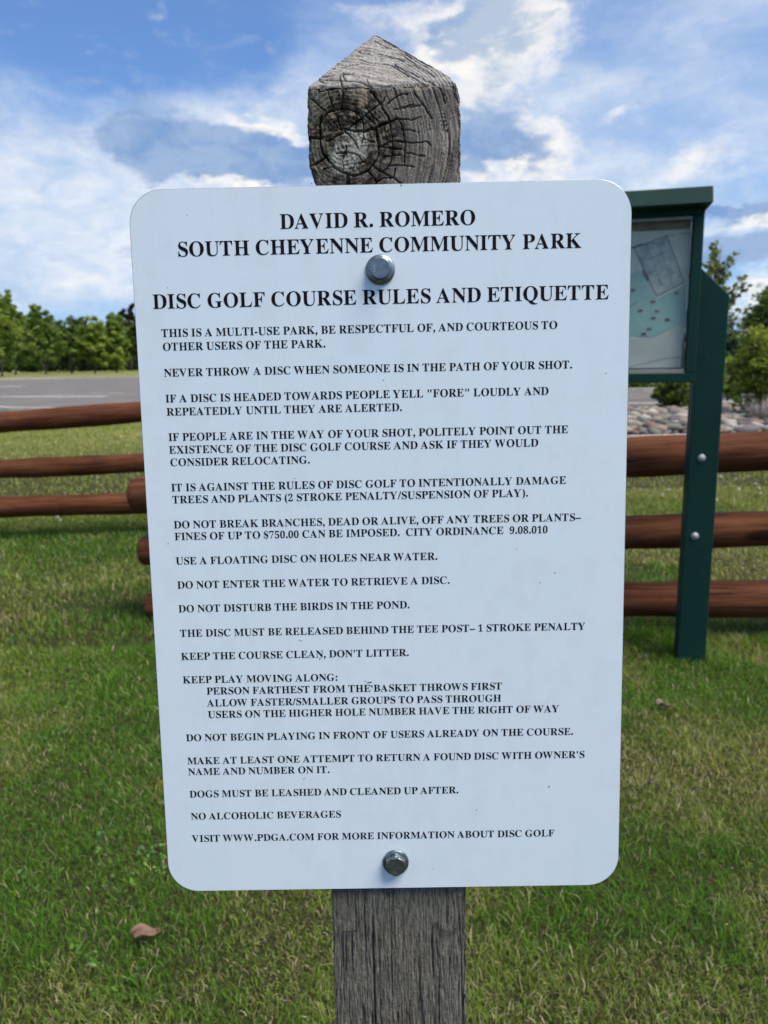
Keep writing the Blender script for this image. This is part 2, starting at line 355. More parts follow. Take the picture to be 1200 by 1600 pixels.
def tree(name, label, cat, x, y, h, w, trunk, cols, leaf, nclump, per, seed, shape='oval', tr=.16, trees_group=None, mat=leaf_m, limbs=True, bark_m=bark, clump=.17, depth=None):
    r = np.random.default_rng(seed)
    root = empty(name, (x, y, 0)); tag(root, label, cat, trees_group)
    ch = h-trunk; cz = trunk+ch*.5
    d = r.normal(size=(nclump, 3)); d /= np.linalg.norm(d, axis=1)[:, None]
    rad = .45+.5*r.random(nclump)**.6
    lob = 1+.26*np.sin(d[:, 0]*4+seed)+.26*np.sin(d[:, 2]*6+seed*2+d[:, 1]*5)+.22*(r.random(nclump)-.4)
    p = d*(rad*lob)[:, None]
    zz = p[:, 2]
    if shape == 'cone': wid = np.clip(1.05-.75*(zz*.5+.5), .12, 1)*1.15
    elif shape == 'column': wid = np.ones(nclump)*(1.0-.25*np.abs(zz))
    elif shape == 'spread': wid = np.clip(.75+.4*zz, .4, 1.2)
    else: wid = np.clip(1.08-.35*(zz*.5+.5), .2, 1.2)
    c = np.stack([p[:, 0]*w/2*wid, p[:, 1]*(depth or w)/2*wid, cz+zz*ch*.5], 1)
    c[:, 2] = np.maximum(c[:, 2], trunk*.75+.02)
    R = w*clump*(.6+.7*r.random(nclump))
    V, Fc, K = leaves(c, R, per, leaf, cols, r, .75)
    V[:, 2] = np.maximum(V[:, 2], .02)
    fast_mesh('crown', V, Fc, mat, root, K)
    lst = [([(0, 0, -.1), (.02*w, .01*w, trunk*.6), (-.01*w, 0, trunk+ch*.35), (.01*w, 0, trunk+ch*.8)], [tr*1.25, tr, tr*.6, tr*.18], 8)]
    if limbs:
        for i in r.choice(nclump, min(12, nclump), replace=False):
            z0 = trunk*.8+r.random()*ch*.4; e = c[i]
            lst.append(([(0, 0, z0), (e[0]*.5, e[1]*.5, z0*.5+e[2]*.5-.03*h), tuple(e)], [tr*.45, tr*.28, tr*.08], 5))
    tubes('trunk', lst, bark_m, root)
    return root
g1 = [(.15, .23, .05), (.19, .27, .06), (.10, .165, .035), (.24, .30, .08)]
g2 = [(.13, .18, .045), (.10, .145, .035), (.17, .20, .06)]
g3 = [(.22, .30, .055), (.28, .34, .07), (.15, .22, .04)]
gd = [(.07, .11, .035), (.09, .13, .04), (.055, .085, .03)]
LT = [  # px of trunk, top y, base distance, width px, trunk top py, palette, shape, label
    (2, 446, 118, 72, 565, g3, 'oval', 'tall bright green poplar at the left edge, nearest tree beyond the lot'),
    (24, 462, 150, 40, 565, g1, 'oval', 'green tree close behind the tall poplar at the left edge'),
    (71, 484, 140, 60, 568, g1, 'cone', 'green tree with a pointed tip and short pale trunk, second from the left'),
    (112, 508, 150, 34, 558, g2, 'oval', 'narrow olive tree with a long pale trunk in the middle of the row'),
    (148, 500, 146, 46, 569, g3, 'oval', 'bright green round tree with short trunk right of the narrow olive one'),
    (182, 498, 150, 44, 572, g3, 'oval', 'light green tree beside the left edge of the white sign'),
    (92, 500, 185, 52, 572, gd, 'oval', 'dark tree filling the gap behind the pointed tree'),
    (133, 497, 190, 56, 574, gd, 'spread', 'flat topped dark tree behind the middle of the row'),
    (165, 506, 190, 44, 574, gd, 'oval', 'dark tree behind the bright round tree'),
    (206, 478, 200, 26, 560, [(.05, .055, .03), (.065, .06, .04)], 'column', 'tall thin grey brown tree top just left of the sign'),
    (222, 490, 178, 50, 574, g2, 'oval', 'green tree mostly hidden behind the left edge of the sign'),
    (52, 498, 195, 56, 574, gd, 'oval', 'dark tree behind the gap right of the poplars'),
    (-45, 455, 140, 70, 570, g1, 'oval', 'green tree just outside the left edge of the view'),
    (270, 500, 165, 60, 572, g1, 'oval', 'green tree hidden behind the sign, next along the row'),
    (340, 505, 170, 60, 572, g2, 'oval', 'dark green tree hidden behind the middle of the sign')]
for i, (px, ty, D, wpx, tb, cols, shp, lab) in enumerate(LT):
    base = P(px, 580, D); h = P(px, ty, D)[2]; w = wpx/F*D*1.1; tk = max(.6, P(px, tb, D)[2])
    tree('park_tree', lab, 'tree', base[0], D, h, w, tk, cols, .015*D*.20, 190, 40, 40+i, shp, .0016*D, 'trees in a row beyond the parking lot', clump=.095, depth=w*.9)
hr = np.random.default_rng(99); hc = np.stack([hr.uniform(-150, 130, 2200), hr.uniform(205, 215, 2200), hr.uniform(.4, 4.6, 2200)], 1)
V, Fc, K = leaves(hc, np.full(2200, 1.3), 22, .8, gd, hr)
V[:, 2] = np.abs(V[:, 2]); wd = fast_mesh('far_thicket', V, Fc, leaf_m, None, K); tag(wd, 'dark continuous thicket behind the row of trees on the left', 'thicket', None, 'stuff')

# right hand side
def at(px, D): q = P(px, 620, D); return q[0]
def htop(px, py, D): return P(px, py, D)[2]
# sparse young tree with visible branches
D = 22.0; bx = at(1104, D); sroot = empty('sapling', (bx, D, 0)); tag(sroot, 'sparse young tree with open branches rising beside the green post', 'tree')
r = np.random.default_rng(5)
tips = [((1128, 378), 16), ((1136, 400), 15), ((1118, 398), 12), ((1106, 408), 12), ((1150, 398), 9), ((1112, 425), 12), ((1124, 418), 16), ((1140, 425), 13), ((1172, 428), 8), ((1160, 440), 12),
        ((1150, 452), 13), ((1138, 452), 14), ((1166, 446), 9), ((1136, 475), 15), ((1150, 482), 13), ((1140, 498), 15), ((1128, 470), 15), ((1160, 492), 11), ((1172, 500), 9), ((1120, 500), 15), ((1104, 440), 13), ((1095, 420), 10),
        ((1085, 430), 14), ((1078, 460), 14), ((1070, 500), 15), ((1090, 480), 16), ((1100, 520), 16), ((1125, 520), 12), ((1080, 410), 8), ((1105, 385), 7), ((1120, 390), 10)]
cs_, rs_, lst = [], [], [([(0, 0, -.1), (.05, 0, 1.3), (0, .1, 2.6), (P(1122, 420, D)[0]-bx, 0, htop(1122, 420, D)), (P(1128, 382, D)[0]-bx, 0, htop(1128, 382, D))], [.09, .07, .045, .02, .006], 7)]
for (q, rr) in tips:
    e = P(q[0], q[1], D); e = np.array([e[0]-bx, r.uniform(-.5, .5), e[2]]); z0 = max(.9, e[2]-r.uniform(.5, 1.1))
    s0 = np.array([0+.2*e[0], 0, z0]); lst.append(([s0, (s0+e)/2+np.array([0, 0, -.06]), e], [.022, .014, .005], 5))
    for j in range(7):
        tt = .22+.13*j; cs_.append(s0+(e-s0)*min(tt, 1)+r.normal(size=3)*.05); rs_.append(rr/F*D*(.42-.03*abs(j-3)))
V, Fc, K = leaves(np.array(cs_), np.array(rs_), 13, .08, [(.16, .20, .07), (.20, .23, .10), (.12, .16, .05), (.24, .25, .12)], r)
fast_mesh('crown', V, Fc, leaf_m, sroot, K); tubes('trunk', lst, bark, sroot)
def rt_tree(name, lab, cat, px, topy, D, wpx, tk, cols, leaf, nc, per, seed, shape='oval', tr=.08, **kw):
    return tree(name, lab, cat, at(px, D), D, htop(px, topy, D), wpx/F*D, tk, cols, leaf, nc, per, seed, shape, tr, **kw)
rt_tree('leafy_tree', 'dense dark green tree at the right edge with lighter upper leaves', 'tree', 1212, 446, 24, 118, .7, [(.11, .17, .045), (.08, .13, .03), (.19, .24, .07), (.06, .09, .028)], .10, 230, 70, 71, 'spread', .10)
rt_tree('yellow_green_shrub', 'yellow green shrub with pale bare stems in the stone bed at the right edge', 'shrub', 1188, 522, 15.8, 84, .38, [(.22, .26, .04), (.17, .22, .04), (.27, .29, .05), (.11, .15, .03)], .055, 190, 70, 72, 'oval', .03, bark_m=twigm)
rt_tree('distant_tree', 'hazy grey green tree in the distance right of the green post', 'tree', 1142, 520, 62, 44, 1.0, [(.07, .10, .06), (.05, .08, .045)], .32, 70, 30, 73, 'oval', .12)
rt_tree('distant_tree', 'hazy tree farther off, mostly behind the notice board', 'tree', 1075, 528, 75, 60, 1.0, [(.06, .09, .05), (.05, .08, .045)], .32, 80, 30, 78, 'oval', .12)
rt_tree('purple_shrub', 'dark purple leaved shrub between the post and the yellow green shrub', 'shrub', 1150, 556, 30, 34, .2, [(.035, .018, .028), (.05, .025, .035), (.02, .012, .018)], .13, 50, 40, 74, 'oval', .04)
rt_tree('green_shrub', 'mid green shrub just right of the green post above the stones', 'shrub', 1136, 562, 20.6, 46, .16, g3, .08, 80, 45, 75, 'oval', .03)
rt_tree('dark_shrub', 'dark shrub with brown bare base below the notice board', 'shrub', 1050, 592, 18.6, 58, .12, [(.09, .14, .025), (.15, .19, .03), (.055, .07, .02)], .07, 90, 50, 76, 'oval', .05, bark_m=bark)
rt_tree('low_shrub', 'low light green shrub beyond the lot between sign and notice board', 'shrub', 1004, 594, 30.5, 60, .1, [(.10, .14, .03), (.13, .17, .05)], .12, 60, 40, 77, 'oval', .03)
rt_tree('low_shrub', 'round green shrub beyond the lot hidden behind the sign', 'shrub', 930, 590, 31, 60, .1, g1, .12, 60, 40, 79, 'oval', .03)
rt_tree('leafy_tree', 'green tree hidden behind the right half of the sign', 'tree', 860, 500, 42, 90, .8, g1, .2, 90, 45, 80, 'oval', .1)
# dead twiggy brush at the foot of the yellow green shrub
br = empty('dry_brush', (at(1192, 14.6), 14.6, 0)); tag(br, 'dead grey twiggy brush on the stones at the right edge', 'brush')
lst = []
for i in range(150):
    a = r.uniform(0, 6.28); l = r.uniform(.25, .62); s = r.uniform(.1, .6)
    e = np.array([cos(a)*l*s, sin(a)*l*s, l*r.uniform(.5, 1)]); b0 = np.array([cos(a)*.08, sin(a)*.08, 0])
    lst.append(([b0, b0+e*.5+r.normal(size=3)*.03, b0+e], [.008, .006, .003], 4))
tubes('twigs', lst, simple('dry_twig', [(.3, (.14, .11, .10)), (.7, (.27, .23, .21))], 20, .9), br)
# little house far behind the shrubs
hx = at(1128, 66); house = empty('house', (hx, 66, 0)); tag(house, 'small distant house with an orange tan roof behind the shrubs', 'house')
stucco = simple('stucco', [(.3, (.38, .33, .27)), (.7, (.48, .43, .36))], 2, .9); rooft = simple('roof_shingle', [(.3, (.42, .17, .09)), (.7, (.55, .26, .15))], 5, .9)
box('wall', (-5, 5, 0, 6, 0, 1.9), stucco, house, .02)
mesh_obj('roof', [(-5.4, -.4, 1.9), (5.4, -.4, 1.9), (5.4, 6.4, 1.9), (-5.4, 6.4, 1.9), (-4.0, 3, 2.5), (4.0, 3, 2.5)], [(0, 1, 5, 4), (1, 2, 5), (2, 3, 4, 5), (3, 0, 4), (0, 3, 2, 1)], rooft, house)
for wx in (-3, 0, 3): box('window', (wx-.5, wx+.5, -.03, .02, .8, 1.6), simple('dark_glass', [(.3, (.02, .02, .03)), (.7, (.05, .06, .07))], 2, .15), house, .01)

# ------------------------------------------------------------------ log fences
def rgbv(t, x, a, b):
    n = N(t, 'ShaderNodeMapRange'); t.links.new(x, n.inputs[0])
    for i, v in enumerate((a, b, 0, 1)): n.inputs[i+1].default_value = v
    return n.outputs[0]
def log_mat():
    m, t, b = mat_new('stained_log'); oi = N(t, 'ShaderNodeObjectInfo'); av = N(t, 'ShaderNodeVectorMath', operation='ADD'); t.links.new(tex(t), av.inputs[0])
    rm = M_(t, 'MULTIPLY', oi.outputs['Random'], 40.0); cx0 = N(t, 'ShaderNodeCombineXYZ'); t.links.new(rm, cx0.inputs[0]); t.links.new(cx0.outputs[0], av.inputs[1]); c = av.outputs[0]
    mp = ((.7, 14, 14), (0, 0, 0)); g = noise(t, c, 3.0, 8, .62, mp, .3); s = noise(t, c, 1.6, 5, .6, ((1.4, 3, 3), (5, 2, 1)))
    f = noise(t, c, 22, 5, .7, ((.6, 5, 5), (2, 2, 2)))
    col = rgbramp(t, g, [(.28, (.030, .010, .006)), (.42, (.105, .034, .014)), (.60, (.155, .057, .024)), (.80, (.24, .11, .055))])
    col2 = rgbramp(t, s, [(.32, (.58, .52, .50)), (.56, (1, 1, 1)), (.76, (1.25, 1.3, 1.15))])
    mx0 = N(t, 'ShaderNodeMix', data_type='RGBA', blend_type='MULTIPLY'); mx0.inputs[0].default_value = 1; t.links.new(col, mx0.inputs[6]); t.links.new(col2, mx0.inputs[7])
    vm = N(t, 'ShaderNodeMapping'); vm.inputs['Scale'].default_value = (1.5, 5, 5); t.links.new(c, vm.inputs[0]); vo = N(t, 'ShaderNodeTexVoronoi'); vo.inputs['Scale'].default_value = 1.0; t.links.new(vm.outputs[0], vo.inputs['Vector'])
    ck = noise(t, c, 2.2, 4, .5, ((.5, 22, 22), (8, 1, 3)), .15)
    dkk = M_(t, 'MINIMUM', rgbv(t, vo.outputs['Distance'], .10, .17), rgbv(t, ck, .33, .37))
    mx = N(t, 'ShaderNodeMix', data_type='RGBA'); t.links.new(dkk, mx.inputs[0]); mx.inputs[6].default_value = (.03, .011, .006, 1); t.links.new(mx0.outputs[2], mx.inputs[7])
    t.links.new(mx.outputs[2], b.inputs['Base Color']); b.inputs['Roughness'].default_value = .75; b.inputs['Specular IOR Level'].default_value = .15
    bump(t, b, M_(t, 'ADD', M_(t, 'ADD', g, f), M_(t, 'MULTIPLY', dkk, .8)), .7, .006); return m
logm = log_mat()
endm = simple('log_end', [(.3, (.10, .042, .024)), (.6, (.17, .075, .045)), (.8, (.24, .12, .08))], 12, .85, .4, .003)
def log(name, a, b, r0, r1, parent, seed):
    """slightly crooked peeled log from a to b, local x along its length"""
    a, b = Vector(a), Vector(b); L = (b-a).length; rr = np.random.default_rng(seed); n = max(8, int(L/.06)); S = 28; V = []; Fc = []
    ph = rr.random(6)*6.28
    stations = [(-.001, .93), (.005, .98), (.03, .995)]+[(L*i/n, 1) for i in range(1, n)]+[(L-.03, .995), (L-.005, .98), (L+.001, .93)]
    for (x, s) in stations:
        t = x/L; R = (r0+(r1-r0)*t)*s*(1+.03*sin(x*6+ph[0])+.018*sin(x*15+ph[1]))
        cy = .008*sin(x*2.1+ph[2]); cz_ = .008*sin(x*1.7+ph[3])
        for j in range(S):
            th = 2*pi*j/S; q = R*(1+.012*sin(3*th+ph[4])+.008*sin(5*th+ph[5]+x*2)) + .0015*(rr.random()-.5)
            V.append((x, cy+cos(th)*q, cz_+sin(th)*q))
    m = len(stations)
    for i in range(m-1):
        for j in range(S): Fc.append((i*S+j, i*S+(j+1) % S, (i+1)*S+(j+1) % S, (i+1)*S+j))
    Fc.append(tuple(range(S-1, -1, -1))); Fc.append(tuple(range((m-1)*S, m*S)))
    o = mesh_obj(name, V, Fc, logm, parent); o.data.materials.append(endm)
    for p in o.data.polygons:
        if len(p.vertices) > 4: p.material_index = 1
        else: p.use_smooth = True
    d = (b-a).normalized(); o.matrix_parent_inverse = Matrix.Identity(4)
    o.matrix_local = Matrix.Translation(a)@d.to_track_quat('X', 'Z').to_matrix().to_4x4()
    return o
boltm = simple('galvanised_bolt', [(.3, (.30, .31, .31)), (.7, (.45, .46, .46))], 60, .6, .1, .0005, None, .5, 3, .4)
holem = simple('bolt_hole', [(.3, (.02, .01, .008)), (.7, (.035, .02, .014))], 30, .96)
def fence(label, segs, posts, r_, seed):
    root = empty('log_fence', (segs[0][0][0][0], segs[0][0][0][1], 0)); tag(root, label, 'fence', 'stained log fences'); ro = np.array([segs[0][0][0][0], segs[0][0][0][1], 0])
    i = seed
    for (a, b, ra, rb) in [s for grp in segs for s in grp]:
        if a is None: continue
        log('rail', np.array(a)-ro, np.array(b)-ro, ra, rb, root, i); i += 1
    for (x, y, h) in posts: log('fence_post', np.array((x, y, -.15))-ro, np.array((x+.005, y, h))-ro, r_*1.05, r_, root, i); i += 1
    return root
# right hand section: rails run from the log ends left of the sign to beyond the right edge
RL = []
for (pl, pm, pr, rl, rr_) in [((212, 776), (620, 738), (1330, 697), .086, .091), ((224, 863), (620, 845), (1330, 818), .074, .081), ((236, 945), (620, 941), (1330, 934), .076, .087)]:
    a = P(*pl, 3.85); b = P(*pm, 3.62); c = P(*pr, 3.36); d = b+(b-a)*0
    e = c
    RL.append([(a, b-(b-a)/np.linalg.norm(b-a)*.004, rl, (rl+rr_)/2), (b+(c-b)/np.linalg.norm(c-b)*.004, e, (rl+rr_)/2, rr_)])
pA = P(288, 800, 3.98); pB = P(622, 800, 3.78); pC = P(1300, 800, 3.53)
fR = fence('near log fence with three brown rails passing behind the notice board post', [sum(RL, [])], [(pA[0], pA[1], .74), (pB[0], pB[1], .86), (pC[0], pC[1], 1.0)], .082, 10)
ro = Vector((RL[0][0][0][0], RL[0][0][0][1], 0))
hp = Vector(P(217, 780, 3.762))
v, f = tube_vf([(0, 0, 0), (0, .01, 0)], [.011, .011], 12); ho = mesh_obj('bolt_hole', v, f, holem, fR); ho.location = hp-ro
# left hand section, farther away
LL = []
for (pl, pr, ra, rb) in [((-60, 662), (420, 632), .081, .080), ((-60, 735), (420, 712), .074, .075), ((-60, 795.5), (420, 778), .083, .081)]:
    a = P(*pl, 5.75); b = P(*pr, 6.05); s = (b-a)/np.linalg.norm(b-a); LL.append([(a-s*2.2, a-s*.004, ra, ra), (a+s*.004, b, ra, rb)])
qA = P(-60, 700, 5.92); qB = P(400, 700, 6.22); qC = qA-(qB-qA)
fL = fence('farther log fence with three brown rails left of the sign', [sum(LL, [])], [(qA[0], qA[1], 1.05), (qB[0], qB[1], 1.1), (LL[0][0][0][0]+.1, LL[0][0][0][1]+.17, 1.05)], .078, 60)

# ------------------------------------------------------------------ notice board
O = G(1077, 1033); YAW = radians(13)
ka = np.array([cos(YAW), -sin(YAW), 0]); kn = np.array([-sin(YAW), -cos(YAW), 0])
nb = empty('notice_board', mat=Matrix(((ka[0], -kn[0], 0, O[0]), (ka[1], -kn[1], 0, O[1]), (0, 0, 1, 0), (0, 0, 0, 1))))
tag(nb, 'dark green framed notice board on a post holding a faded park map', 'notice board')
def K_(px, py, off):      # photo ray -> board coordinates (along, up) on the plane `off` in front of the post centre
    r_ = ray(px, py); n = kn; t = ((O+n*off-CAM)@n)/(r_@n); X = CAM+r_*t-O; return X@ka, X[2]
def green_mat():
    m, t, b = mat_new('green_paint'); c = tex(t); n = noise(t, c, 3, 6, .6, ((1, 1, .5), (0, 0, 0))); f = noise(t, c, 140, 4, .6); s = noise(t, c, 12, 8, .75)
    col = rgbramp(t, n, [(.3, (.004, .031, .025)), (.6, (.006, .040, .031)), (.8, (.012, .052, .041))])
    dust = rgbramp(t, s, [(.58, (0, 0, 0)), (.85, (.35, .35, .35))])
    mx = N(t, 'ShaderNodeMix', data_type='RGBA'); t.links.new(dust, mx.inputs[0]); t.links.new(col, mx.inputs[6]); mx.inputs[7].default_value = (.09, .11, .10, 1)
    t.links.new(mx.outputs[2], b.inputs['Base Color']); b.inputs['Roughness'].default_value = .6; b.inputs['Specular IOR Level'].default_value = .2; bump(t, b, f, .25, .0015); return m
green = green_mat()
PW = .056
s_l, _ = K_(1082, 760, PW); s_r, _ = K_(1118, 670, PW)
pc, hw = -.002, PW
zl = K_(1098, 419, PW)[1]; zr = K_(1133, 461, PW)[1]
xl, xr = pc-hw, pc+hw
pv = [(xl, -hw, -.2), (xr, -hw, -.2), (xr, hw, -.2), (xl, hw, -.2), (xl, -hw, zl+.005), (xr, -hw, zr), (xr, hw, zr), (xl, hw, zl+.005)]
po = mesh_obj('post', pv, [(0,3,2,1),(4,5,6,7),(0,1,5,4),(1,2,6,5),(2,3,7,6),(3,0,4,7)], green, nb); bevel(po, .004)
BW = 1.22
po2 = mesh_obj('post', [(x-BW, y, z) for x, y, z in [(xl, -hw, -.2), (xr, -hw, -.2), (xr, hw, -.2), (xl, hw, -.2), (xl, -hw, zr), (xr, -hw, zl), (xr, hw, zl), (xl, hw, zr)]], [(0,3,2,1),(4,5,6,7),(0,1,5,4),(1,2,6,5),(2,3,7,6),(3,0,4,7)], green, nb); bevel(po2, .004)
# frame in front of the posts (local y is away from the viewer, so the front is negative)
OFF = PW+.055
fr_x, fz1 = K_(1101, 322, OFF); fb_x, fz0 = K_(1088, 597.5, OFF)
fx = (fr_x+fb_x)/2
ix, iz1 = K_(1084, 336, OFF); _, iz0 = K_(1070, 583, OFF); ix = (K_(1082, 400, OFF)[0]+K_(1071, 560, OFF)[0])/2
lx = fx-BW-.03; li = lx+(fx-ix)
yF, yB = -OFF, -(PW+.002)
box('frame_rail', (lx, fx, yF, yB, iz1, fz1+.01), green, nb, .003)
box('frame_rail', (lx, fx, yF, yB, fz0, iz0), green, nb, .003)
box('frame_stile', (ix, fx-.001, yF-.001, yB, iz0+.001, iz1-.001), green, nb, .003)
box('frame_stile', (lx+.001, li, yF-.001, yB, iz0+.001, iz1-.001), green, nb, .003)
backm = simple('backboard', [(.3, (.12, .085, .02)), (.5, (.22, .16, .05)), (.75, (.42, .34, .19))], 9, .8, .2, .002)
box('backboard', (li+.001, ix-.001, yB-.006, yB-.002, iz0+.001, iz1-.001), backm, nb, 0)
alu = simple('window_bead', [(.3, (.26, .27, .25)), (.7, (.36, .37, .34))], 15, .6, .2, .001)
box('glazing_bead', (li+.002, ix-.003, yF+.006, yF+.020, iz1-.013, iz1-.002), alu, nb, .001)
box('glazing_bead', (li+.002, ix-.003, yF+.006, yF+.020, iz0+.002, iz0+.015), alu, nb, .001)
# the printed map: a slightly buckled sheet with its print
MO = -(yB-.006)+.004
def mp(cx, cy): return K_(960+cx/3.81, 260+cy/3.81, MO)
paper = simple('map_paper', [(.3, (.58, .54, .46)), (.5, (.70, .66, .57)), (.8, (.80, .76, .67))], 5, .7, .2, .002, None, .3, 8)
sx1, sz1 = mp(450, 372); sx0, sz0 = mp(396, 1196)
def sheet(name, poly, mat, lift, parent, sub=0):
    """poly in board coordinates -> thin sheet following the buckle of the map"""
    import bmesh
    bm = bmesh.new(); vs = [bm.verts.new((x, 0, z)) for x, z in poly]; bm.faces.new(vs)
    if sub:
        bmesh.ops.triangulate(bm, faces=bm.faces[:]); bmesh.ops.subdivide_edges(bm, edges=bm.edges[:], cuts=sub, use_grid_fill=True)
    for v_ in bm.verts: v_.co.y = -MO-lift-.0035*(sin(v_.co.x*19+v_.co.z*4)+sin(v_.co.z*23+1)) -.0035
    me = bpy.data.meshes.new(name); bm.to_mesh(me); bm.free(); me.materials.append(mat); o = bpy.data.objects.new(name, me); COL.objects.link(o); o.parent = parent
    for p in me.polygons: p.use_smooth = True
    return o
MS = sheet('map_sheet', [(li+.03, sz0), mp(396, 1196), mp(402, 1050), mp(428, 930), mp(424, 760), mp(440, 560), mp(450, 372), (li+.03, sz1)], paper, 0, nb, 9)
teal = simple('map_teal', [(.3, (.30, .50, .44)), (.6, (.38, .57, .50)), (.8, (.48, .62, .55))], 7, .7)
greyp = simple('map_grey', [(.36, (.32, .32, .29)), (.5, (.50, .49, .45)), (.62, (.64, .63, .58))], 28, .7, .1, .001, None, .3, 9)
ink = simple('map_ink', [(.3, (.10, .09, .11)), (.7, (.19, .17, .19))], 10, .7)
redi = simple('map_mark', [(.3, (.10, .045, .03)), (.7, (.15, .07, .05))], 10, .7)
sheet('map_print', [(-.75, mp(100, 640)[1]), mp(100, 640), mp(145, 622), mp(200, 705), mp(252, 788), mp(340, 745), mp(422, 705), mp(426, 925), mp(330, 965), mp(230, 1015), mp(100, 1008), (-.75, mp(100, 1008)[1]-.02)], teal, .0006, MS, 6)
sheet('map_print', [mp(118, 486), mp(310, 412), mp(416, 690), mp(250, 772)], greyp, .0010, MS, 5)
def mline(a, b, w, mat=ink, lift=.0014, sub=5):
    a, b = np.array(mp(*a)), np.array(mp(*b)); d = (b-a)/np.linalg.norm(b-a); n = np.array([-d[1], d[0]])*w/2
    return sheet('map_print', [tuple(a-n), tuple(b-n), tuple(b+n), tuple(a+n)], mat, lift, MS, sub)
for a, b, w in [((118, 488), (310, 412), .003), ((312, 415), (416, 690), .003), ((416, 692), (250, 772), .003), ((118, 488), (250, 772), .003), ((60, 500), (166, 466), .008), ((166, 622), (200, 680), .008),
                ((310, 412), (450, 395), .002), ((90, 1192), (300, 1145), .002), ((300, 1145), (396, 1135), .002), ((150, 520), (300, 460), .0012), ((190, 560), (330, 500), .0012), ((200, 640), (365, 570), .0012), ((225, 690), (390, 620), .0012),
                ((190, 470), (290, 730), .0012), ((250, 445), (345, 710), .0012), ((60, 860), (140, 800), .003), ((20, 930), (110, 740), .002)]: mline(a, b, w)
for cx, cy, m_ in [(370, 755, ink), (228, 808, redi), (152, 862, redi), (253, 865, ink), (230, 905, ink), (313, 915, redi), (205, 970, ink), (173, 1000, redi), (108, 738, ink)]:
    mline((cx-14, cy), (cx+14, cy-3), .011, m_, .0018, 1)
mg, t_, b_ = mat_new('scuffed_acrylic'); b_.inputs['Base Color'].default_value = (.85, .9, .88, 1); b_.inputs['Roughness'].default_value = .12
tr_ = N(t_, 'ShaderNodeBsdfTransparent'); tr_.inputs[0].default_value = (.93, .95, .94, 1); mx_ = N(t_, 'ShaderNodeMixShader')
nz = noise(t_, tex(t_), 6, 8, .7); mr_ = N(t_, 'ShaderNodeMapRange'); t_.links.new(nz, mr_.inputs[0])
for i, v_ in enumerate((.35, .8, .985, .88)): mr_.inputs[i+1].default_value = v_
t_.links.new(mr_.outputs[0], mx_.inputs[0]); t_.links.new(b_.outputs[0], mx_.inputs[1]); t_.links.new(tr_.outputs[0], mx_.inputs[2]); t_.links.new(mx_.outputs[0], t_.nodes['Material Output'].inputs[0])
box('glass_pane', (li+.002, ix-.002, yF+.022, yF+.025, iz0+.002, iz1-.002), mg, nb, 0)
# roof cap with an outward sloping fascia
ROF = OFF+.085
rx, rz0 = K_(1115, 316, ROF); _, rz1 = K_(1111, 290, ROF-.02)
def prism(name, prof, x0, x1, mat, parent, bev=.003):
    n = len(prof); V = [(x0, -a, z) for a, z in prof]+[(x1, -a, z) for a, z in prof]
    Fc = [tuple(range(n)), tuple(range(2*n-1, n-1, -1))]+[(i, i+n, (i+1) % n+n, (i+1) % n) for i in range(n)]
    o = mesh_obj(name, V, Fc, mat, parent)
    import bmesh
    bm = bmesh.new(); bm.from_mesh(o.data); bmesh.ops.recalc_face_normals(bm, faces=bm.faces[:]); bm.to_mesh(o.data); bm.free()
    return bevel(o, bev)
prism('roof', [(ROF, rz0), (ROF-.022, rz1), (-.02, rz1+.02), (-.14, rz1-.0), (-.16, rz0-.005)], lx-.06, rx, green, nb)
prism('roof_fascia', [(OFF+.02, fz1+.012), (OFF+.02, rz0-.002), (-.1, rz0-.007), (-.1, fz1+.012)], lx-.01, fx+.01, green, nb)
def capbolt(px, py, r_):
    x, z = K_(px, py, PW+.004); V, Fc = [], []; S = 16
    prof = [(r_*1.25, 0), (r_*1.25, .0025), (r_, .003), (r_*.95, .006), (r_*.6, .009), (.0001, .0102)]
    for (rr, yy_) in prof:
        for j in range(S): V.append((x+rr*cos(2*pi*j/S), -PW-yy_, z+rr*sin(2*pi*j/S)))
    for i in range(len(prof)-1):
        for j in range(S): Fc.append((i*S+j, i*S+(j+1) % S, (i+1)*S+(j+1) % S, (i+1)*S+j))
    return mesh_obj('bolt', V, Fc, boltm, nb, True)
capbolt(1096.5, 716, .0125); capbolt(1086, 838, .0125)

# ------------------------------------------------------------------ the rules sign on its post
SO = np.array([0.00123, 0.4784, 1.17668])
def rot3(a, b, c):
    ca, sa, cb, sb, cc, sc = cos(a), sin(a), cos(b), sin(b), cos(c), sin(c)
    return (np.array([[cc,-sc,0],[sc,cc,0],[0,0,1]])@np.array([[cb,0,sb],[0,1,0],[-sb,0,cb]])@np.array([[1,0,0],[0,ca,-sa],[0,sa,ca]]))
SM = rot3(radians(-3.758), radians(-.183), radians(-.433))
Ms = Matrix([list(SM[i])+[SO[i]] for i in range(3)]+[[0, 0, 0, 1]])
sign = empty('rules_sign', mat=Ms); tag(sign, 'white disc golf rules sign bolted to a weathered grey wooden post', 'sign')
def local2px(V):
    W = V@SM.T+SO-CAM; z = W@_fw; return 600+F*(W@_rt)/z, 800-F*(W@_up)/z
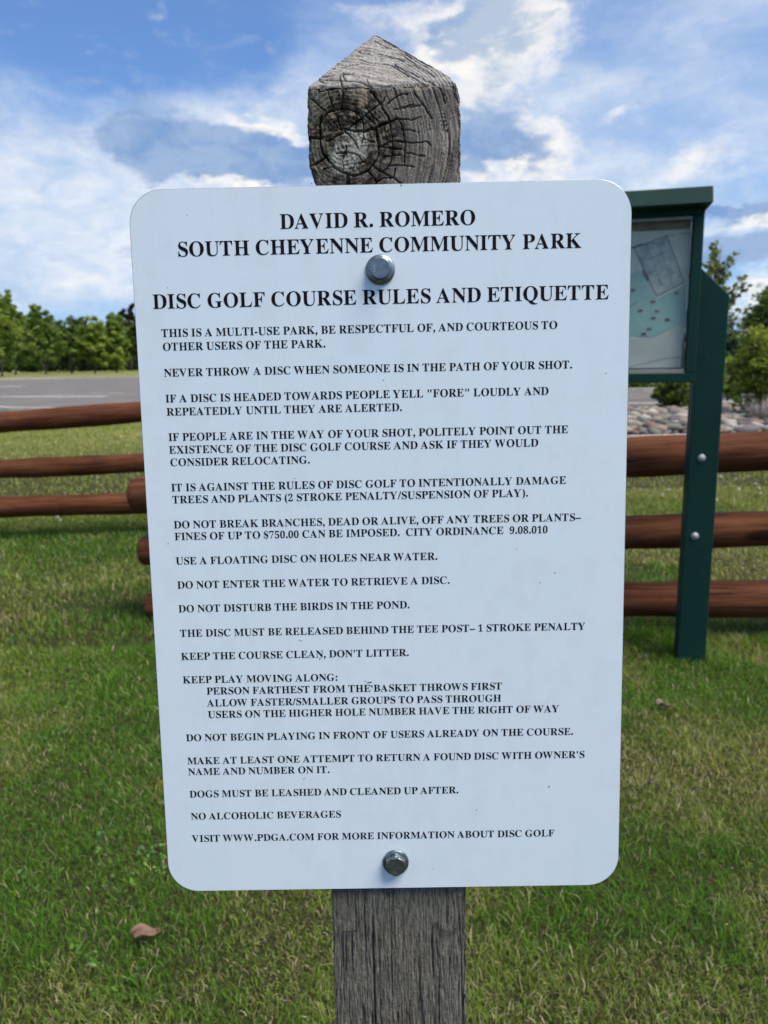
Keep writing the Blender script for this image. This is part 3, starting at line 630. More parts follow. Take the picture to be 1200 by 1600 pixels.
# --- post: one finely cut loft, weathered grain, checks and the big knot carved into its surface
X0, X1, YF, YBK = -.0436, .0510, .004, .094
def seg_dist(px, py, pl):
    d = np.full(px.shape, 1e9)
    for (ax, ay), (bx_, by_) in zip(pl[:-1], pl[1:]):
        vx, vy = bx_-ax, by_-ay; t = np.clip(((px-ax)*vx+(py-ay)*vy)/(vx*vx+vy*vy+1e-9), 0, 1)
        d = np.minimum(d, np.hypot(px-ax-t*vx, py-ay-t*vy))
    return d
def catmull(pts, k_=5):
    p = np.array(pts, float); p = np.vstack([2*p[0]-p[1], p, 2*p[-1]-p[-2]]); out = []
    for i in range(1, len(p)-2):
        for t in np.linspace(0, 1, k_, endpoint=False):
            out.append(.5*((2*p[i])+(-p[i-1]+p[i+1])*t+(2*p[i-1]-5*p[i]+4*p[i+1]-p[i+2])*t*t+(-p[i-1]+3*p[i]-3*p[i+1]+p[i+2])*t**3))
    out.append(p[-2]); return out
CR = [  # (width in enlarged-photo units, points): cracks of the knot and the cap
 (9, [(232,560),(222,640),(228,730),(255,800),(335,880),(440,912),(525,862),(568,790),(562,700),(553,640)]), (5, [(232,600),(262,555),(300,530),(370,520),(440,538),(500,570),(545,610)]),
 (4, [(275,545),(370,520),(440,545),(475,590),(480,660),(470,720)]), (8, [(520,415),(570,480),(612,550),(630,590),(610,610)]), (4, [(630,610),(650,700),(648,790),(630,850),(600,885)]), (6, [(682,580),(712,640),(722,720),(720,840)]),
 (5, [(720,718),(800,722),(850,716),(875,740)]), (9, [(378,640),(450,655),(540,635),(610,605),(680,578)]), (4, [(680,578),(760,582),(820,570)]), (5, [(372,645),(440,600),(510,540),(590,482)]), (3, [(590,482),(608,452)]),
 (4, [(352,520),(356,440),(345,335)]), (9, [(148,696),(235,694)]), (10, [(155,858),(210,838),(262,800)]), (22, [(385,905),(388,960)]), (7, [(540,862),(620,910),(710,962)]), (4, [(548,965),(590,932),(650,920),(665,868)]),
 (6, [(518,418),(542,390),(640,376)]), (4, [(365,650),(420,700),(448,752)]), (4, [(272,712),(360,662)]), (4, [(376,740),(380,792)]), (4, [(320,780),(430,786),(475,832)]), (4, [(415,882),(430,845),(490,830)]), (3, [(362,800),(362,885)]),
 (3, [(660,525),(780,495)]), (5, [(618,492),(680,445),(740,430)]), (4, [(560,740),(700,762)]), (4, [(640,856),(680,850),(775,862)]), (4, [(580,740),(640,712),(720,716)]), (3, [(600,800),(700,790)]),
 (6, [(660,252),(760,300),(840,345),(900,372),(938,420),(960,490)]), (6, [(780,430),(830,500),(882,582)]), (4, [(450,180),(520,196)]), (5, [(205,338),(255,366)]), (5, [(360,308),(372,350),(440,362),(535,384)]), (5, [(340,330),(358,388)]),
 (4, [(500,342),(508,372)]), (5, [(545,118),(600,150),(640,158)]), (5, [(455,232),(540,250),(610,252),(660,262)]), (4, [(560,196),(640,214),(720,232)]), (4, [(300,282),(380,262),(450,258)]), (6, [(640,256),(720,300),(800,350),(850,372)]), (4, [(700,190),(800,262),(900,330)]), (3, [(600,120),(680,160),(760,215)]), (3, [(240,330),(330,318),(430,322)]), (3, [(258,345),(360,352)]), (3, [(215,420),(300,400),(400,405)]), (3, [(215,430),(225,390),(300,372)]), (3, [(170,460),(260,540)]), (3, [(270,410),(300,520)]), (3, [(440,560),(430,640)]), (3, [(320,560),(345,640)]),
 (3, [(480,500),(560,590)]), (3, [(300,600),(350,650)]), (4, [(235,880),(300,860),(330,880)]), (3, [(700,520),(820,500)]), (3, [(700,640),(800,655)]), (3, [(730,780),(840,800)]), (3, [(500,880),(560,950)]), (3, [(480,700),(545,720)])]
CR = [(w_, [(440+x/3.75, 30+y/3.75) for x, y in (catmull(p) if len(p) > 2 else p)]) for w_, p in CR]
nf, ns, nbk = 200, 30, 16
def perim():
    """unit loop: (side, s) front left->right, right side front->back, back, left side"""
    L = [(0, i/nf) for i in range(nf)]+[(1, i/ns) for i in range(ns)]+[(2, i/nbk) for i in range(nbk)]+[(3, i/ns) for i in range(ns)]
    return L
PR = perim(); NP = len(PR)
zs = list(np.linspace(-1.30, -.40, 25))+list(np.arange(-.395, -.222, .00062))+list(np.linspace(-.215, .218, 40))+list(np.arange(.222, .2865, .00050))
ZR, ZA = .2865, .336
rows = [(z, 0.0) for z in zs]+[(ZR+(ZA-ZR)*t, t) for t in np.linspace(.004, .97, 150)]
rows = np.array(rows); NR = len(rows)
side = np.array([p[0] for p in PR]); su = np.array([p[1] for p in PR])
W_, D_ = X1-X0, YBK-YF; cx_, cy_ = (X0+X1)/2, (YF+YBK)/2
ux = np.where(side == 0, su, np.where(side == 1, 1, np.where(side == 2, 1-su, 0)))-.5
uy = np.where(side == 0, 0, np.where(side == 1, su, np.where(side == 2, 1, 1-su)))-.5
# rounded corners
rc = .035
qx, qy = ux.copy(), uy.copy()
lim = .5-rc; ex, ey = np.clip(np.abs(qx)-lim, 0, None), np.clip(np.abs(qy)-lim, 0, None); cor = (ex > 0) & (ey > 0)
ln = np.maximum(np.hypot(ex, ey), 1e-9); sc_ = np.where(cor & (ln > rc), rc/ln, 1)
qx = np.where(cor, np.sign(qx)*(lim+ex*sc_), qx); qy = np.where(cor, np.sign(qy)*(lim+ey*sc_), qy)
Z = np.repeat(rows[:, 0], NP).reshape(NR, NP); T = np.repeat(rows[:, 1], NP).reshape(NR, NP)
shr = 1-T**1.06
shr = np.where(T > 0, shr, 1.0)
apx = -.0045
X = cx_+(qx[None, :]*W_)*shr+apx*T; Y = cy_+(qy[None, :]*D_)*shr
Nx, Ny, Nz = np.zeros_like(X), np.zeros_like(X), np.zeros_like(X)
ang = math.atan2(ZA-ZR, W_/2)
nx_ = np.array([0, 1, 0, -1])[side]; ny_ = np.array([-1, 0, 1, 0])[side]
onp = (T > 0)
Nx[:] = nx_[None, :]*np.where(onp, sin(ang), 1); Ny[:] = ny_[None, :]*np.where(onp, sin(ang), 1); Nz[:] = np.where(onp, cos(ang), 0)
px_, py_ = local2px(np.stack([X.ravel(), Y.ravel(), Z.ravel()], 1)); px_, py_ = px_.reshape(X.shape), py_.reshape(X.shape)
u_ = np.where(side[None, :] == 0, X, np.where(side[None, :] == 1, X1+Y, np.where(side[None, :] == 2, .3-X, .2-Y)))*1000   # mm round the post
v_ = Z*1000
top = (Z > .2)
disp = np.zeros_like(X)
# straight grain: ridges along the post, waved round the knot
kx, kz = -.0085*1000-12, 253.0
bend = 14*np.exp(-(((v_-kz)/38)**2))*np.tanh((u_-kx)/22)
ug = u_ - np.where(top, bend, 0) + 2.2*fbm(u_*.02+3, v_*.008)*2
g1_ = fbm(ug*1.15, v_*.035, 4); g2_ = fbm(ug*2.6+40, v_*.10, 3); g3_ = fbm(u_*.9, v_*.9, 3)
g4_ = fbm(ug*1.9+7, v_*.16+3, 4); disp += (g1_-.5)*.85+(g2_-.5)*.5+(g4_-.5)*1.1+(g3_-.5)*.35
deep = sstep(.66, .78, fbm(ug*.62+90, v_*.018+7, 3)); disp -= deep*1.6
checks = sstep(.70, .80, fbm(ug*1.7+11, v_*.045+3, 2))*sstep(.45, .6, fbm(u_*.05+5, v_*.03+2, 2)); disp -= checks*1.2
# knot end grain on the front of the head
rk = np.hypot(u_-kx, (v_-kz)*1.0)
kmask = np.where((side[None, :] == 0) & top & (~onp), 1-sstep(26, 44, rk+6*(fbm(u_*.15, v_*.15)-.5)), 0)
th = np.arctan2(v_-kz, u_-kx)
ring = np.sin((rk+2.5*fbm(u_*.12+5, v_*.12, 3))*2*pi/2.3)
dk = ring*.16+(fbm(u_*1.3+3, v_*1.3, 3)-.5)*.8+(fbm(th*14, rk*.12, 3)-.5)*.9
disp = disp*(1-kmask)+dk*kmask
# cap facets: curved end grain steps
cap = onp & (side[None, :] == 0)
lft = 1-sstep(-6, 18, u_); capn = (fbm(u_*.10+v_*.10, v_*.62+u_*.16+1.2*fbm(u_*.06, v_*.06, 2), 3)-.5)*2.0*lft+(fbm(u_*.8, v_*.8, 3)-.5)*.35+(fbm(u_*.05, v_*.05, 2)-.5)*2.0
rip = np.sin((np.hypot(u_+30, (v_-255)*1.0)+1.6*fbm(u_*.09+4, v_*.09, 3))*2*pi/1.9)*.24*sstep(2, 22, u_)
disp = np.where(onp, capn+rip, disp)
# irregular left shoulder and rounded right shoulder of the cap
cd = np.zeros_like(X); sel = (Z > .219) & (side[None, :] == 0)
for w_, pl in CR:
    d = np.full(X.shape, 1e9); xs_ = [p[0] for p in pl]; ys_ = [p[1] for p in pl]
    s2 = sel & (px_ > min(xs_)-6) & (px_ < max(xs_)+6) & (py_ > min(ys_)-6) & (py_ < max(ys_)+6)
    if s2.any():
        jx = 1.5*(fbm(u_[s2]*.45, v_[s2]*.45, 3)-.5)*2; jy = 1.5*(fbm(u_[s2]*.45+50, v_[s2]*.45+9, 3)-.5)*2
        dd = seg_dist(px_[s2]+jx, py_[s2]+jy, pl); hw_ = w_/3.75*(.42 if w_ < 8 else .60)*(.45+1.0*fbm(u_[s2]*.22+9, v_[s2]*.22+w_, 2))
        cd[s2] = np.maximum(cd[s2], (1-sstep(hw_*.25, hw_+.55, dd))*min(1, .55+w_*.06))
disp -= cd*4.2
# two fine long drying checks below the sign
for uc, za, zb in ((-14.5, -420, -250), (26.0, -300, -262), (-32, -420, -330), (8, -420, -375)):
    line = uc+1.2*(fbm(v_*.03+uc, v_*0+uc, 2)-.5)*2
    m_ = (side[None, :] == 0) & (v_ > za-4) & (v_ < zb+4)
    disp -= np.where(m_, (1-sstep(.25, .95, np.abs(u_-line)))*sstep(za-4, za+12, v_)*(1-sstep(zb-14, zb+4, v_))*2.6, 0)
disp -= 1.2
disp /= 1000
X2, Y2, Z2 = X+Nx*disp, Y+Ny*disp, Z+Nz*disp
arr = np.maximum(0, .0007+.0011*fbm(u_*.15, v_*0, 3)-.5*np.abs(Z-ZR)*np.where(onp, 1/sin(ang), 1))*1.0; bh = ang/2+pi/4; X2 -= nx_[None, :]*sin(bh)*arr; Y2 -= ny_[None, :]*sin(bh)*arr; Z2 = Z2-cos(bh)*arr
shl = np.exp(-((Z-ZR)/.006)**2)*np.clip((np.abs(qx[None, :])-.36)/.14, 0, 1)**2*.0026; X2 -= np.sign(qx)[None, :]*shl*np.where(qx[None, :] < 0, .25, .8)
# chipped left edge of the head just above the sign, worn edges
chip = (1-sstep(.2375, .2405, Z+.0015*(fbm(Z*400, X*300, 2)-.5)))*(Z > .215)*np.clip((-qx[None, :]-.40)/.10, 0, 1)
X2 += chip*.0042
cornr = np.abs(qx[None, :]) > .47
X2 -= np.sign(qx)[None, :]*cornr*(fbm(Z*260, X*0+3, 3)-.35)*.0016
# colour of the wood, with paler cap facets
lum = .112+.09*(g1_-.35)+.10*(g2_-.5)+.16*(g4_-.5)+.06*(g3_-.5)
lum = np.clip(lum*1.06, .02, .45)
colr = np.stack([lum*1.08, lum*1.0, lum*.84], -1)
brn = fbm(u_*.06+8, v_*.03+4, 4); colr = colr*(1-.12*brn[..., None]*np.array([0, .4, 1.2]))
ash = np.clip(.30+.34*(g1_-.5)+.2*(g2_-.5), .05, .6)
hd = np.where(top & ~onp, 1, 0)[..., None]
headc = .84*np.stack([ash*1.04, ash*.93, ash*.79], -1)*(.62+.5*fbm(u_*.07, v_*.07, 4))[..., None]
colr = colr*(1-hd)+headc*hd
mott = fbm(u_*.55+9, v_*.55, 4); kd = np.stack([.018+.12*sstep(.42, .78, mott)]*3, -1)*np.array([1.15, .95, .70])
dm = np.where((side[None, :] == 0) & top & ~onp, 1-sstep(20, 50, rk+10*(fbm(u_*.07+3, v_*.07, 3)-.5))*.85, 0)*(.72+.5*sstep(.35, .6, fbm(u_*.08+31, v_*.08+2, 4)))
dm = np.clip(dm, 0, 1)[..., None]; colr = colr*(1-dm)+kd*dm
hx_, hz_ = 440+400/3.75, 30+765/3.75
heart = (1-sstep(.75, 1.15, np.hypot((px_-hx_+.35*(py_-hz_))/29, (py_-hz_)/37)+.5*(fbm(u_*.5, v_*.5, 3)-.5)))*(side[None, :] == 0)*top*(~onp)
heart = (heart*sstep(.22, .42, fbm(u_*.35+3, v_*.35, 3))*.85)[..., None]
colr = colr*(1-heart)+(np.array([.36, .35, .30])*(.75+.4*g3_[..., None]))*heart
capc = np.clip(.275+.28*(fbm(u_*.12+v_*.1, v_*.8+u_*.16, 4)-.5)+.25*(fbm(u_*.9, v_*1.2, 3)-.5)+.10*rip*3, .05, .5); capc = np.stack([capc*1.03, capc*.95, capc*.86], -1)
colr = np.where(onp[..., None], capc, colr)
tan_ = ((px_ > 559) & (px_ < 574) & (py_ > 128) & (py_ < 166))*(1-sstep(.4, .7, fbm(u_*.5, v_*.3))*.6)*.55*(side[None, :] == 0)
colr = colr*(1-tan_[..., None])+np.array([.34, .27, .17])*tan_[..., None]
lich = sstep(.62, .72, fbm(u_*.3+77, v_*.3+4, 4))*(side[None, :] == 0)*top*(u_ < -25)*.6; colr = colr*(1-lich[..., None])+np.array([.15, .16, .09])*lich[..., None]
PV = np.stack([X2.ravel(), Y2.ravel(), Z2.ravel()], 1)
ii = np.arange(NR-1)[:, None]*NP; jj = np.arange(NP)[None, :]
PF = np.stack([ii+jj, ii+(jj+1) % NP, ii+NP+(jj+1) % NP, ii+NP+jj], -1).reshape(-1, 4)
def post_mat():
    m, t, b = mat_new('weathered_wood'); a = N(t, 'ShaderNodeAttribute'); a.attribute_name = 'tint'; c = tex(t)
    f = noise(t, c, 900, 5, .7, ((1, 1, .12), (0, 0, 0))); f2 = noise(t, c, 2500, 3, .6)
    var = rgbramp(t, f, [(.3, (.55, .55, .55)), (.5, (1, 1, 1)), (.72, (1.5, 1.48, 1.42))])
    mx = N(t, 'ShaderNodeMix', data_type='RGBA', blend_type='MULTIPLY'); mx.inputs[0].default_value = 1
    t.links.new(a.outputs['Color'], mx.inputs[6]); t.links.new(var, mx.inputs[7]); t.links.new(mx.outputs[2], b.inputs['Base Color'])
    b.inputs['Roughness'].default_value = .92; b.inputs['Specular IOR Level'].default_value = .15
    bump(t, b, M_(t, 'ADD', f, M_(t, 'MULTIPLY', f2, .5)), .6, .0004); return m
postm = post_mat()
post = fast_mesh('post', PV, PF, postm, sign, colr.reshape(-1, 3))
capv = PV[-NP:]; mesh_obj('post_tip', [tuple(v) for v in capv]+[(cx_+apx, cy_, ZA-.0018)], [(i, (i+1) % NP, NP) for i in range(NP)], simple('tip_wood', [(.3, (.16, .15, .13)), (.7, (.32, .30, .27))], 200, .9), sign)
# rusty staples in the post
stm = simple('rusty_staple', [(.3, (.025, .02, .018)), (.7, (.06, .045, .035))], 300, .6)
for (a, b, legs) in [((535.5, 1456), (556, 1454.5), True), ((691, 1455.5), (713, 1455), False)]:
    def pl(px, py, y=.0027):
        rr = ray(px, py); n = SM[:, 1]; t = ((SO+n*y-CAM)@n)/(rr@n); return (CAM+rr*t-SO)@SM
    A, B = pl(*a), pl(*b); up_ = np.array([0, .0006, .0028]) if legs else np.array([0, .0028, .0004])
    tubes('staple', [([A+up_, A, B, B+up_], [.00045]*4, 6)], stm, sign)

# --- panel
PWd, PH, RC, TH = .3048, .4572, .0205, .0016
def rrect(w, h, r_, n=14):
    pts = []
    for (sx, sy, a0) in ((1, 1, 0), (-1, 1, pi/2), (-1, -1, pi), (1, -1, 3*pi/2)):
        for i in range(n+1):
            a = a0+pi/2*i/n; pts.append((sx*(w/2-r_)+r_*cos(a), sy*(h/2-r_)+r_*sin(a)))
    return pts
def panel_mat():
    m, t, b = mat_new('sign_face'); c = tex(t)
    n1 = noise(t, c, 9, 6, .6, ((1, 1, .6), (0, 0, 0))); n2 = noise(t, c, 55, 6, .65); n3 = noise(t, c, 420, 2, .5); n4 = noise(t, c, 30, 3, .5, ((1, 1, 1), (7, 7, 7)))
    col = rgbramp(t, n1, [(.3, (.75, .835, .875)), (.7, (.78, .855, .89))])
    spk = M_(t, 'MULTIPLY', M_(t, 'GREATER_THAN', n3, .80), M_(t, 'GREATER_THAN', n4, .52))
    sm = M_(t, 'MULTIPLY', M_(t, 'GREATER_THAN', n2, .5), 0.0)
    n5 = noise(t, c, 16, 7, .7, ((3.0, 1, .45), (1, 4, 2)), .6); dirt = rgbramp(t, M_(t, 'ADD', M_(t, 'MULTIPLY', n2, .5), M_(t, 'MULTIPLY', n5, .5)), [(.48, (0, 0, 0)), (.72, (.20, .20, .20))])
    mx = N(t, 'ShaderNodeMix', data_type='RGBA'); t.links.new(dirt, mx.inputs[0]); t.links.new(col, mx.inputs[6]); mx.inputs[7].default_value = (.5, .5, .46, 1)
    mx2 = N(t, 'ShaderNodeMix', data_type='RGBA'); t.links.new(M_(t, 'MULTIPLY', spk, .45), mx2.inputs[0]); t.links.new(mx.outputs[2], mx2.inputs[6]); mx2.inputs[7].default_value = (.30, .29, .27, 1)
    t.links.new(mx2.outputs[2], b.inputs['Base Color'])
    rr = N(t, 'ShaderNodeMapRange'); t.links.new(n1, rr.inputs[0])
    for i, v in enumerate((.3, .7, .30, .42)): rr.inputs[i+1].default_value = v
    t.links.new(rr.outputs[0], b.inputs['Roughness']); b.inputs['Specular IOR Level'].default_value = .5
    bump(t, b, n2, .05, .0004); return m
face_m = panel_mat(); edge_m = simple('aluminium_edge', [(.3, (.30, .31, .32)), (.7, (.48, .49, .50))], 90, .45, .1, .0003, None, .5, 3, .8)
ol = rrect(PWd, PH, RC); n_ = len(ol); V = []; e_ = .00035
for (ins, y) in ((e_, 0), (0, e_), (0, TH-e_), (e_, TH)):
    V += [(x*(1-ins*2/PWd), y, z*(1-ins*2/PH)) for x, z in ol]
Fc = [tuple(range(n_))]+[(r_*n_+i, (r_+1)*n_+i, (r_+1)*n_+(i+1) % n_, r_*n_+(i+1) % n_) for r_ in range(3) for i in range(n_)]+[tuple(range(4*n_-1, 3*n_-1, -1))]
panel = mesh_obj('panel', V, Fc, face_m, sign); panel.data.materials.append(edge_m)
for i, p in enumerate(panel.data.polygons): p.material_index = 0 if i <= 0 else 1
# fine ribs of the panel back keep it off the post
box('spacer', (-.03, .03, TH+.0003, .0042, -.21, -.20), edge_m, sign, 0)

# --- lettering: outlines of a bold serif roman, in thousandths of the type size
OUTLINES = {   # x, y pairs and corner numbers of the triangles
    'A': ([-13,0,-13,27,1,28,14,32,25,37,35,45,45,56,54,71,64,89,73,111,307,694,334,693,572,129,583,104,594,83,603,65,612,51,621,41,632,33,645,29,660,27,660,0,341,0,341,27,376,30,402,37,417,50,422,68,421,77,418,88,413,103,406,121,376,197,154,197,117,105,116,101,114,97,113,93,113,88,112,83,111,78,111,75,111,72,116,52,129,38,152,30,184,27,190,27,190,0,169,239,360,239,263,475],
          [9,11,10,9,51,11,51,12,11,9,49,51,50,12,51,9,33,49,33,50,49,33,32,50,32,12,50,9,34,33,31,12,32,31,13,12,30,13,31,8,34,9,8,35,34,30,14,13,29,14,30,8,36,35,8,37,36,8,38,37,7,38,8,28,14,29,7,39,38,7,40,39,28,15,14,7,41,40,27,15,28,7,42,41,7,43,42,6,43,7,26,15,27,26,16,15,5,43,6,5,44,43,26,17,16,25,17,26,4,44,5,25,18,17,4,45,44,24,18,25,3,45,4,24,19,18,2,45,3,2,46,45,23,19,24,23,20,19,1,46,2,0,46,1,0,47,46,0,48,47,22,20,23,22,21,20]),
    'B': ([24,0,24,26,47,28,67,33,82,39,93,48,101,60,107,76,110,97,111,122,111,549,111,569,109,587,107,602,103,614,98,624,92,633,85,639,76,645,66,648,53,651,39,652,23,653,23,678,328,678,443,668,525,639,574,590,590,522,580,466,549,422,498,389,427,368,513,343,574,307,611,257,623,196,619,152,605,113,583,80,553,52,514,29,468,13,414,3,354,0,271,375,280,375,317,377,348,383,373,392,392,406,406,424,416,448,422,478,424,514,423,546,418,573,411,596,401,614,387,628,370,638,348,644,322,646,307,645,294,643,285,638,280,633,276,624,273,613,272,599,271,582,330,36,360,38,385,45,406,57,422,73,433,94,441,121,446,153,448,191,446,230,439,262,428,288,413,309,392,324,365,335,333,342,294,344,271,344,271,97,272,81,274,68,278,58,284,50,291,44,301,39,314,37],
          [22,24,23,22,25,24,22,62,25,62,26,25,21,62,22,20,62,21,19,62,20,18,62,19,18,63,62,61,26,62,18,64,63,17,64,18,60,26,61,17,65,64,16,65,17,60,27,26,16,66,65,59,27,60,15,66,16,15,67,66,58,27,59,15,68,67,14,68,15,13,68,14,57,27,58,13,69,68,12,69,13,12,70,69,56,27,57,56,28,27,11,70,12,11,45,70,55,28,56,10,45,11,9,45,10,54,28,55,54,29,28,53,29,54,52,29,53,52,30,29,51,30,52,50,30,51,50,31,30,49,31,50,48,31,49,48,32,31,47,32,48,46,32,47,9,46,45,9,88,46,88,32,46,88,87,32,87,33,32,9,89,88,86,33,87,86,34,33,85,34,86,84,34,85,83,34,84,82,34,83,82,35,34,81,35,82,80,35,81,80,36,35,79,36,80,79,37,36,78,37,79,77,37,78,77,38,37,8,89,9,76,38,77,76,39,38,7,89,8,7,90,89,75,39,76,7,91,90,75,40,39,6,91,7,74,40,75,6,92,91,5,92,6,5,93,92,73,40,74,73,41,40,5,94,93,4,94,5,72,41,73,4,95,94,4,96,95,3,96,4,71,41,72,3,71,96,3,41,71,2,41,3,2,42,41,1,42,2,0,42,1,0,43,42,0,44,43]),
    'C': ([382,-16,333,-13,288,-5,245,10,205,30,168,54,135,84,107,117,83,156,64,197,50,242,42,289,39,340,42,390,50,437,64,481,84,523,108,560,137,594,169,623,207,648,247,667,291,682,337,690,386,693,422,691,460,683,502,672,547,655,555,652,562,650,570,648,577,648,594,651,607,659,617,673,624,693,650,693,650,459,625,459,606,503,584,542,559,577,531,606,499,630,466,647,432,657,395,660,316,640,259,579,225,478,214,337,227,205,264,111,326,54,414,35,444,37,474,43,503,53,533,67,562,84,589,105,614,130,638,158,666,132,610,67,544,21,468,-7],
          [23,25,24,35,37,36,35,38,37,23,26,25,22,26,23,22,27,26,21,27,22,34,38,35,21,28,27,20,47,21,47,28,21,20,48,47,46,28,47,33,38,34,45,28,46,45,29,28,45,30,29,32,38,33,45,31,30,45,32,31,45,44,32,44,43,32,43,42,32,42,38,32,19,48,20,19,49,48,18,49,19,17,49,18,17,50,49,41,38,42,16,50,17,40,38,41,15,50,16,39,38,40,14,50,15,14,51,50,13,51,14,12,51,13,11,51,12,11,52,51,10,52,11,9,52,10,9,53,52,8,53,9,62,64,63,7,53,8,62,65,64,61,65,62,6,53,7,6,54,53,60,65,61,59,65,60,5,54,6,59,66,65,58,66,59,4,54,5,4,55,54,57,66,58,56,66,57,55,66,56,4,66,55,3,66,4,3,67,66,2,67,3,1,67,2,1,0,67]),
    'D': ([30,0,30,26,52,28,69,32,83,37,94,44,101,54,106,69,109,88,110,111,110,557,109,584,105,606,99,623,91,635,79,643,64,648,45,652,22,653,22,678,330,678,415,673,488,656,551,629,604,590,644,541,674,483,691,416,697,339,675,191,608,85,496,21,340,0,331,36,377,41,416,55,449,78,476,112,496,154,510,207,519,269,522,341,510,474,475,569,415,626,332,645,315,644,301,641,290,637,282,631,277,621,274,609,272,593,271,573,271,107,272,88,274,72,277,59,282,51,290,44,300,40,314,37],
          [18,20,19,18,21,20,18,22,21,18,45,22,45,23,22,17,45,18,16,45,17,15,45,16,15,46,45,44,23,45,15,47,46,14,47,15,14,48,47,14,49,48,13,49,14,13,50,49,44,24,23,43,24,44,12,50,13,12,51,50,12,52,51,11,52,12,11,53,52,43,25,24,10,53,11,10,54,53,42,25,43,9,54,10,42,26,25,42,27,26,41,27,42,41,28,27,40,28,41,40,29,28,39,29,40,38,29,39,38,30,29,37,30,38,36,30,37,8,54,9,8,55,54,8,56,55,7,56,8,36,31,30,35,31,36,7,57,56,6,57,7,6,58,57,34,31,35,5,58,6,5,59,58,5,60,59,4,60,5,33,31,34,4,61,60,4,33,61,3,33,4,3,31,33,2,31,3,1,31,2,0,31,1,0,32,31]),
    'E': ([21,0,21,25,45,26,66,30,81,36,93,44,101,56,107,72,111,92,112,116,112,549,111,579,107,603,101,621,93,634,81,642,66,648,47,652,24,653,24,678,594,678,594,476,571,476,562,519,549,555,530,583,507,605,477,621,440,632,396,639,345,641,330,641,317,640,306,639,298,638,290,635,285,632,280,627,277,621,275,613,273,603,272,592,272,578,272,366,288,366,319,368,346,375,368,385,386,401,400,421,412,446,422,477,429,514,453,514,453,176,428,176,425,204,420,230,414,251,407,270,397,286,386,299,373,309,359,318,342,323,322,328,300,330,276,331,272,331,272,100,273,83,275,69,280,59,286,52,295,47,307,44,323,42,343,41,378,42,410,45,440,50,467,58,491,67,513,79,534,94,552,112,569,132,585,156,599,183,612,213,640,213,599,0],
          [18,20,19,18,30,20,30,29,20,29,28,20,28,27,20,27,26,20,26,25,20,25,24,20,24,21,20,17,30,18,16,30,17,15,30,16,14,31,15,31,30,15,14,32,31,14,33,32,14,34,33,14,35,34,14,36,35,13,36,14,13,37,36,13,38,37,12,38,13,12,39,38,12,40,39,12,41,40,11,41,12,11,42,41,10,42,11,10,43,42,23,21,24,9,43,10,22,21,23,51,53,52,51,54,53,50,54,51,49,54,50,48,54,49,47,54,48,46,59,47,59,54,47,45,61,46,61,60,46,60,59,46,44,62,45,62,61,45,9,44,43,9,68,44,68,67,44,67,66,44,66,65,44,65,64,44,64,63,44,63,62,44,9,69,68,58,54,59,57,54,58,56,54,57,88,90,89,88,91,90,55,54,56,87,91,88,86,91,87,85,91,86,8,69,9,84,91,85,8,70,69,83,91,84,7,70,8,7,71,70,82,91,83,6,71,7,6,72,71,81,91,82,6,73,72,80,91,81,5,73,6,5,74,73,79,91,80,5,75,74,78,91,79,4,75,5,4,76,75,77,91,78,4,77,76,4,91,77,3,91,4,2,91,3,1,91,2,0,91,1]),
    'F': ([23,0,23,26,47,29,67,34,82,41,93,50,101,62,107,79,110,100,111,125,111,558,110,583,106,603,100,619,92,630,80,638,64,645,45,650,21,653,21,678,586,678,586,476,562,476,556,505,549,532,540,554,529,574,516,591,501,605,482,617,462,626,437,633,409,638,378,641,342,642,328,642,316,641,306,641,298,640,290,638,285,635,280,632,277,627,274,621,272,614,271,604,271,593,271,368,283,368,314,370,341,377,363,387,381,403,396,423,408,448,417,479,423,516,450,516,450,176,424,176,418,217,409,251,397,278,382,299,364,314,341,324,313,331,281,333,271,333,271,120,272,103,273,88,276,75,280,64,285,54,292,46,301,40,312,35,325,31,342,29,360,27,382,26,382,0],
          [18,20,19,18,33,20,33,32,20,32,31,20,31,30,20,30,29,20,29,28,20,28,27,20,27,26,20,26,21,20,17,34,18,34,33,18,16,34,17,15,35,16,35,34,16,15,36,35,15,37,36,15,38,37,15,39,38,14,39,15,14,40,39,14,41,40,14,42,41,13,42,14,13,43,42,13,44,43,12,44,13,12,45,44,12,46,45,11,46,12,11,47,46,10,47,11,25,21,26,9,47,10,24,21,25,23,21,24,55,57,56,55,58,57,22,21,23,54,58,55,53,58,54,52,58,53,51,58,52,50,62,51,62,58,51,49,63,50,63,62,50,48,64,49,64,63,49,9,48,47,9,68,48,68,67,48,67,66,48,66,65,48,65,64,48,9,69,68,61,58,62,60,58,61,59,58,60,8,69,9,8,70,69,8,71,70,7,71,8,7,72,71,6,72,7,6,73,72,6,74,73,5,74,6,5,75,74,4,75,5,4,76,75,3,76,4,3,77,76,3,78,77,2,78,3,2,79,78,1,79,2,1,80,79,1,81,80,0,81,1,0,82,81]),
    'G': ([399,-15,347,-12,298,-4,252,10,211,29,173,53,139,82,110,115,86,153,66,195,52,240,44,289,41,341,44,391,52,439,66,483,86,524,110,561,138,595,171,623,208,648,248,668,290,682,335,690,383,693,423,691,464,684,506,672,550,656,557,653,564,651,571,649,577,649,585,650,592,652,599,655,604,660,609,666,614,673,619,682,624,693,651,693,651,458,625,458,614,488,600,515,586,540,569,564,551,585,532,604,511,621,490,635,468,646,445,654,422,658,398,660,319,640,262,580,228,479,217,339,220,265,230,201,246,146,268,101,296,65,329,39,367,24,410,19,436,20,458,24,476,31,489,41,498,53,505,68,509,85,510,106,510,190,509,212,505,229,499,243,490,254,478,261,460,266,438,270,410,271,410,295,745,295,745,271,723,270,704,266,690,261,680,254,673,244,668,230,665,213,664,191,664,43,598,18,532,-1,466,-11],
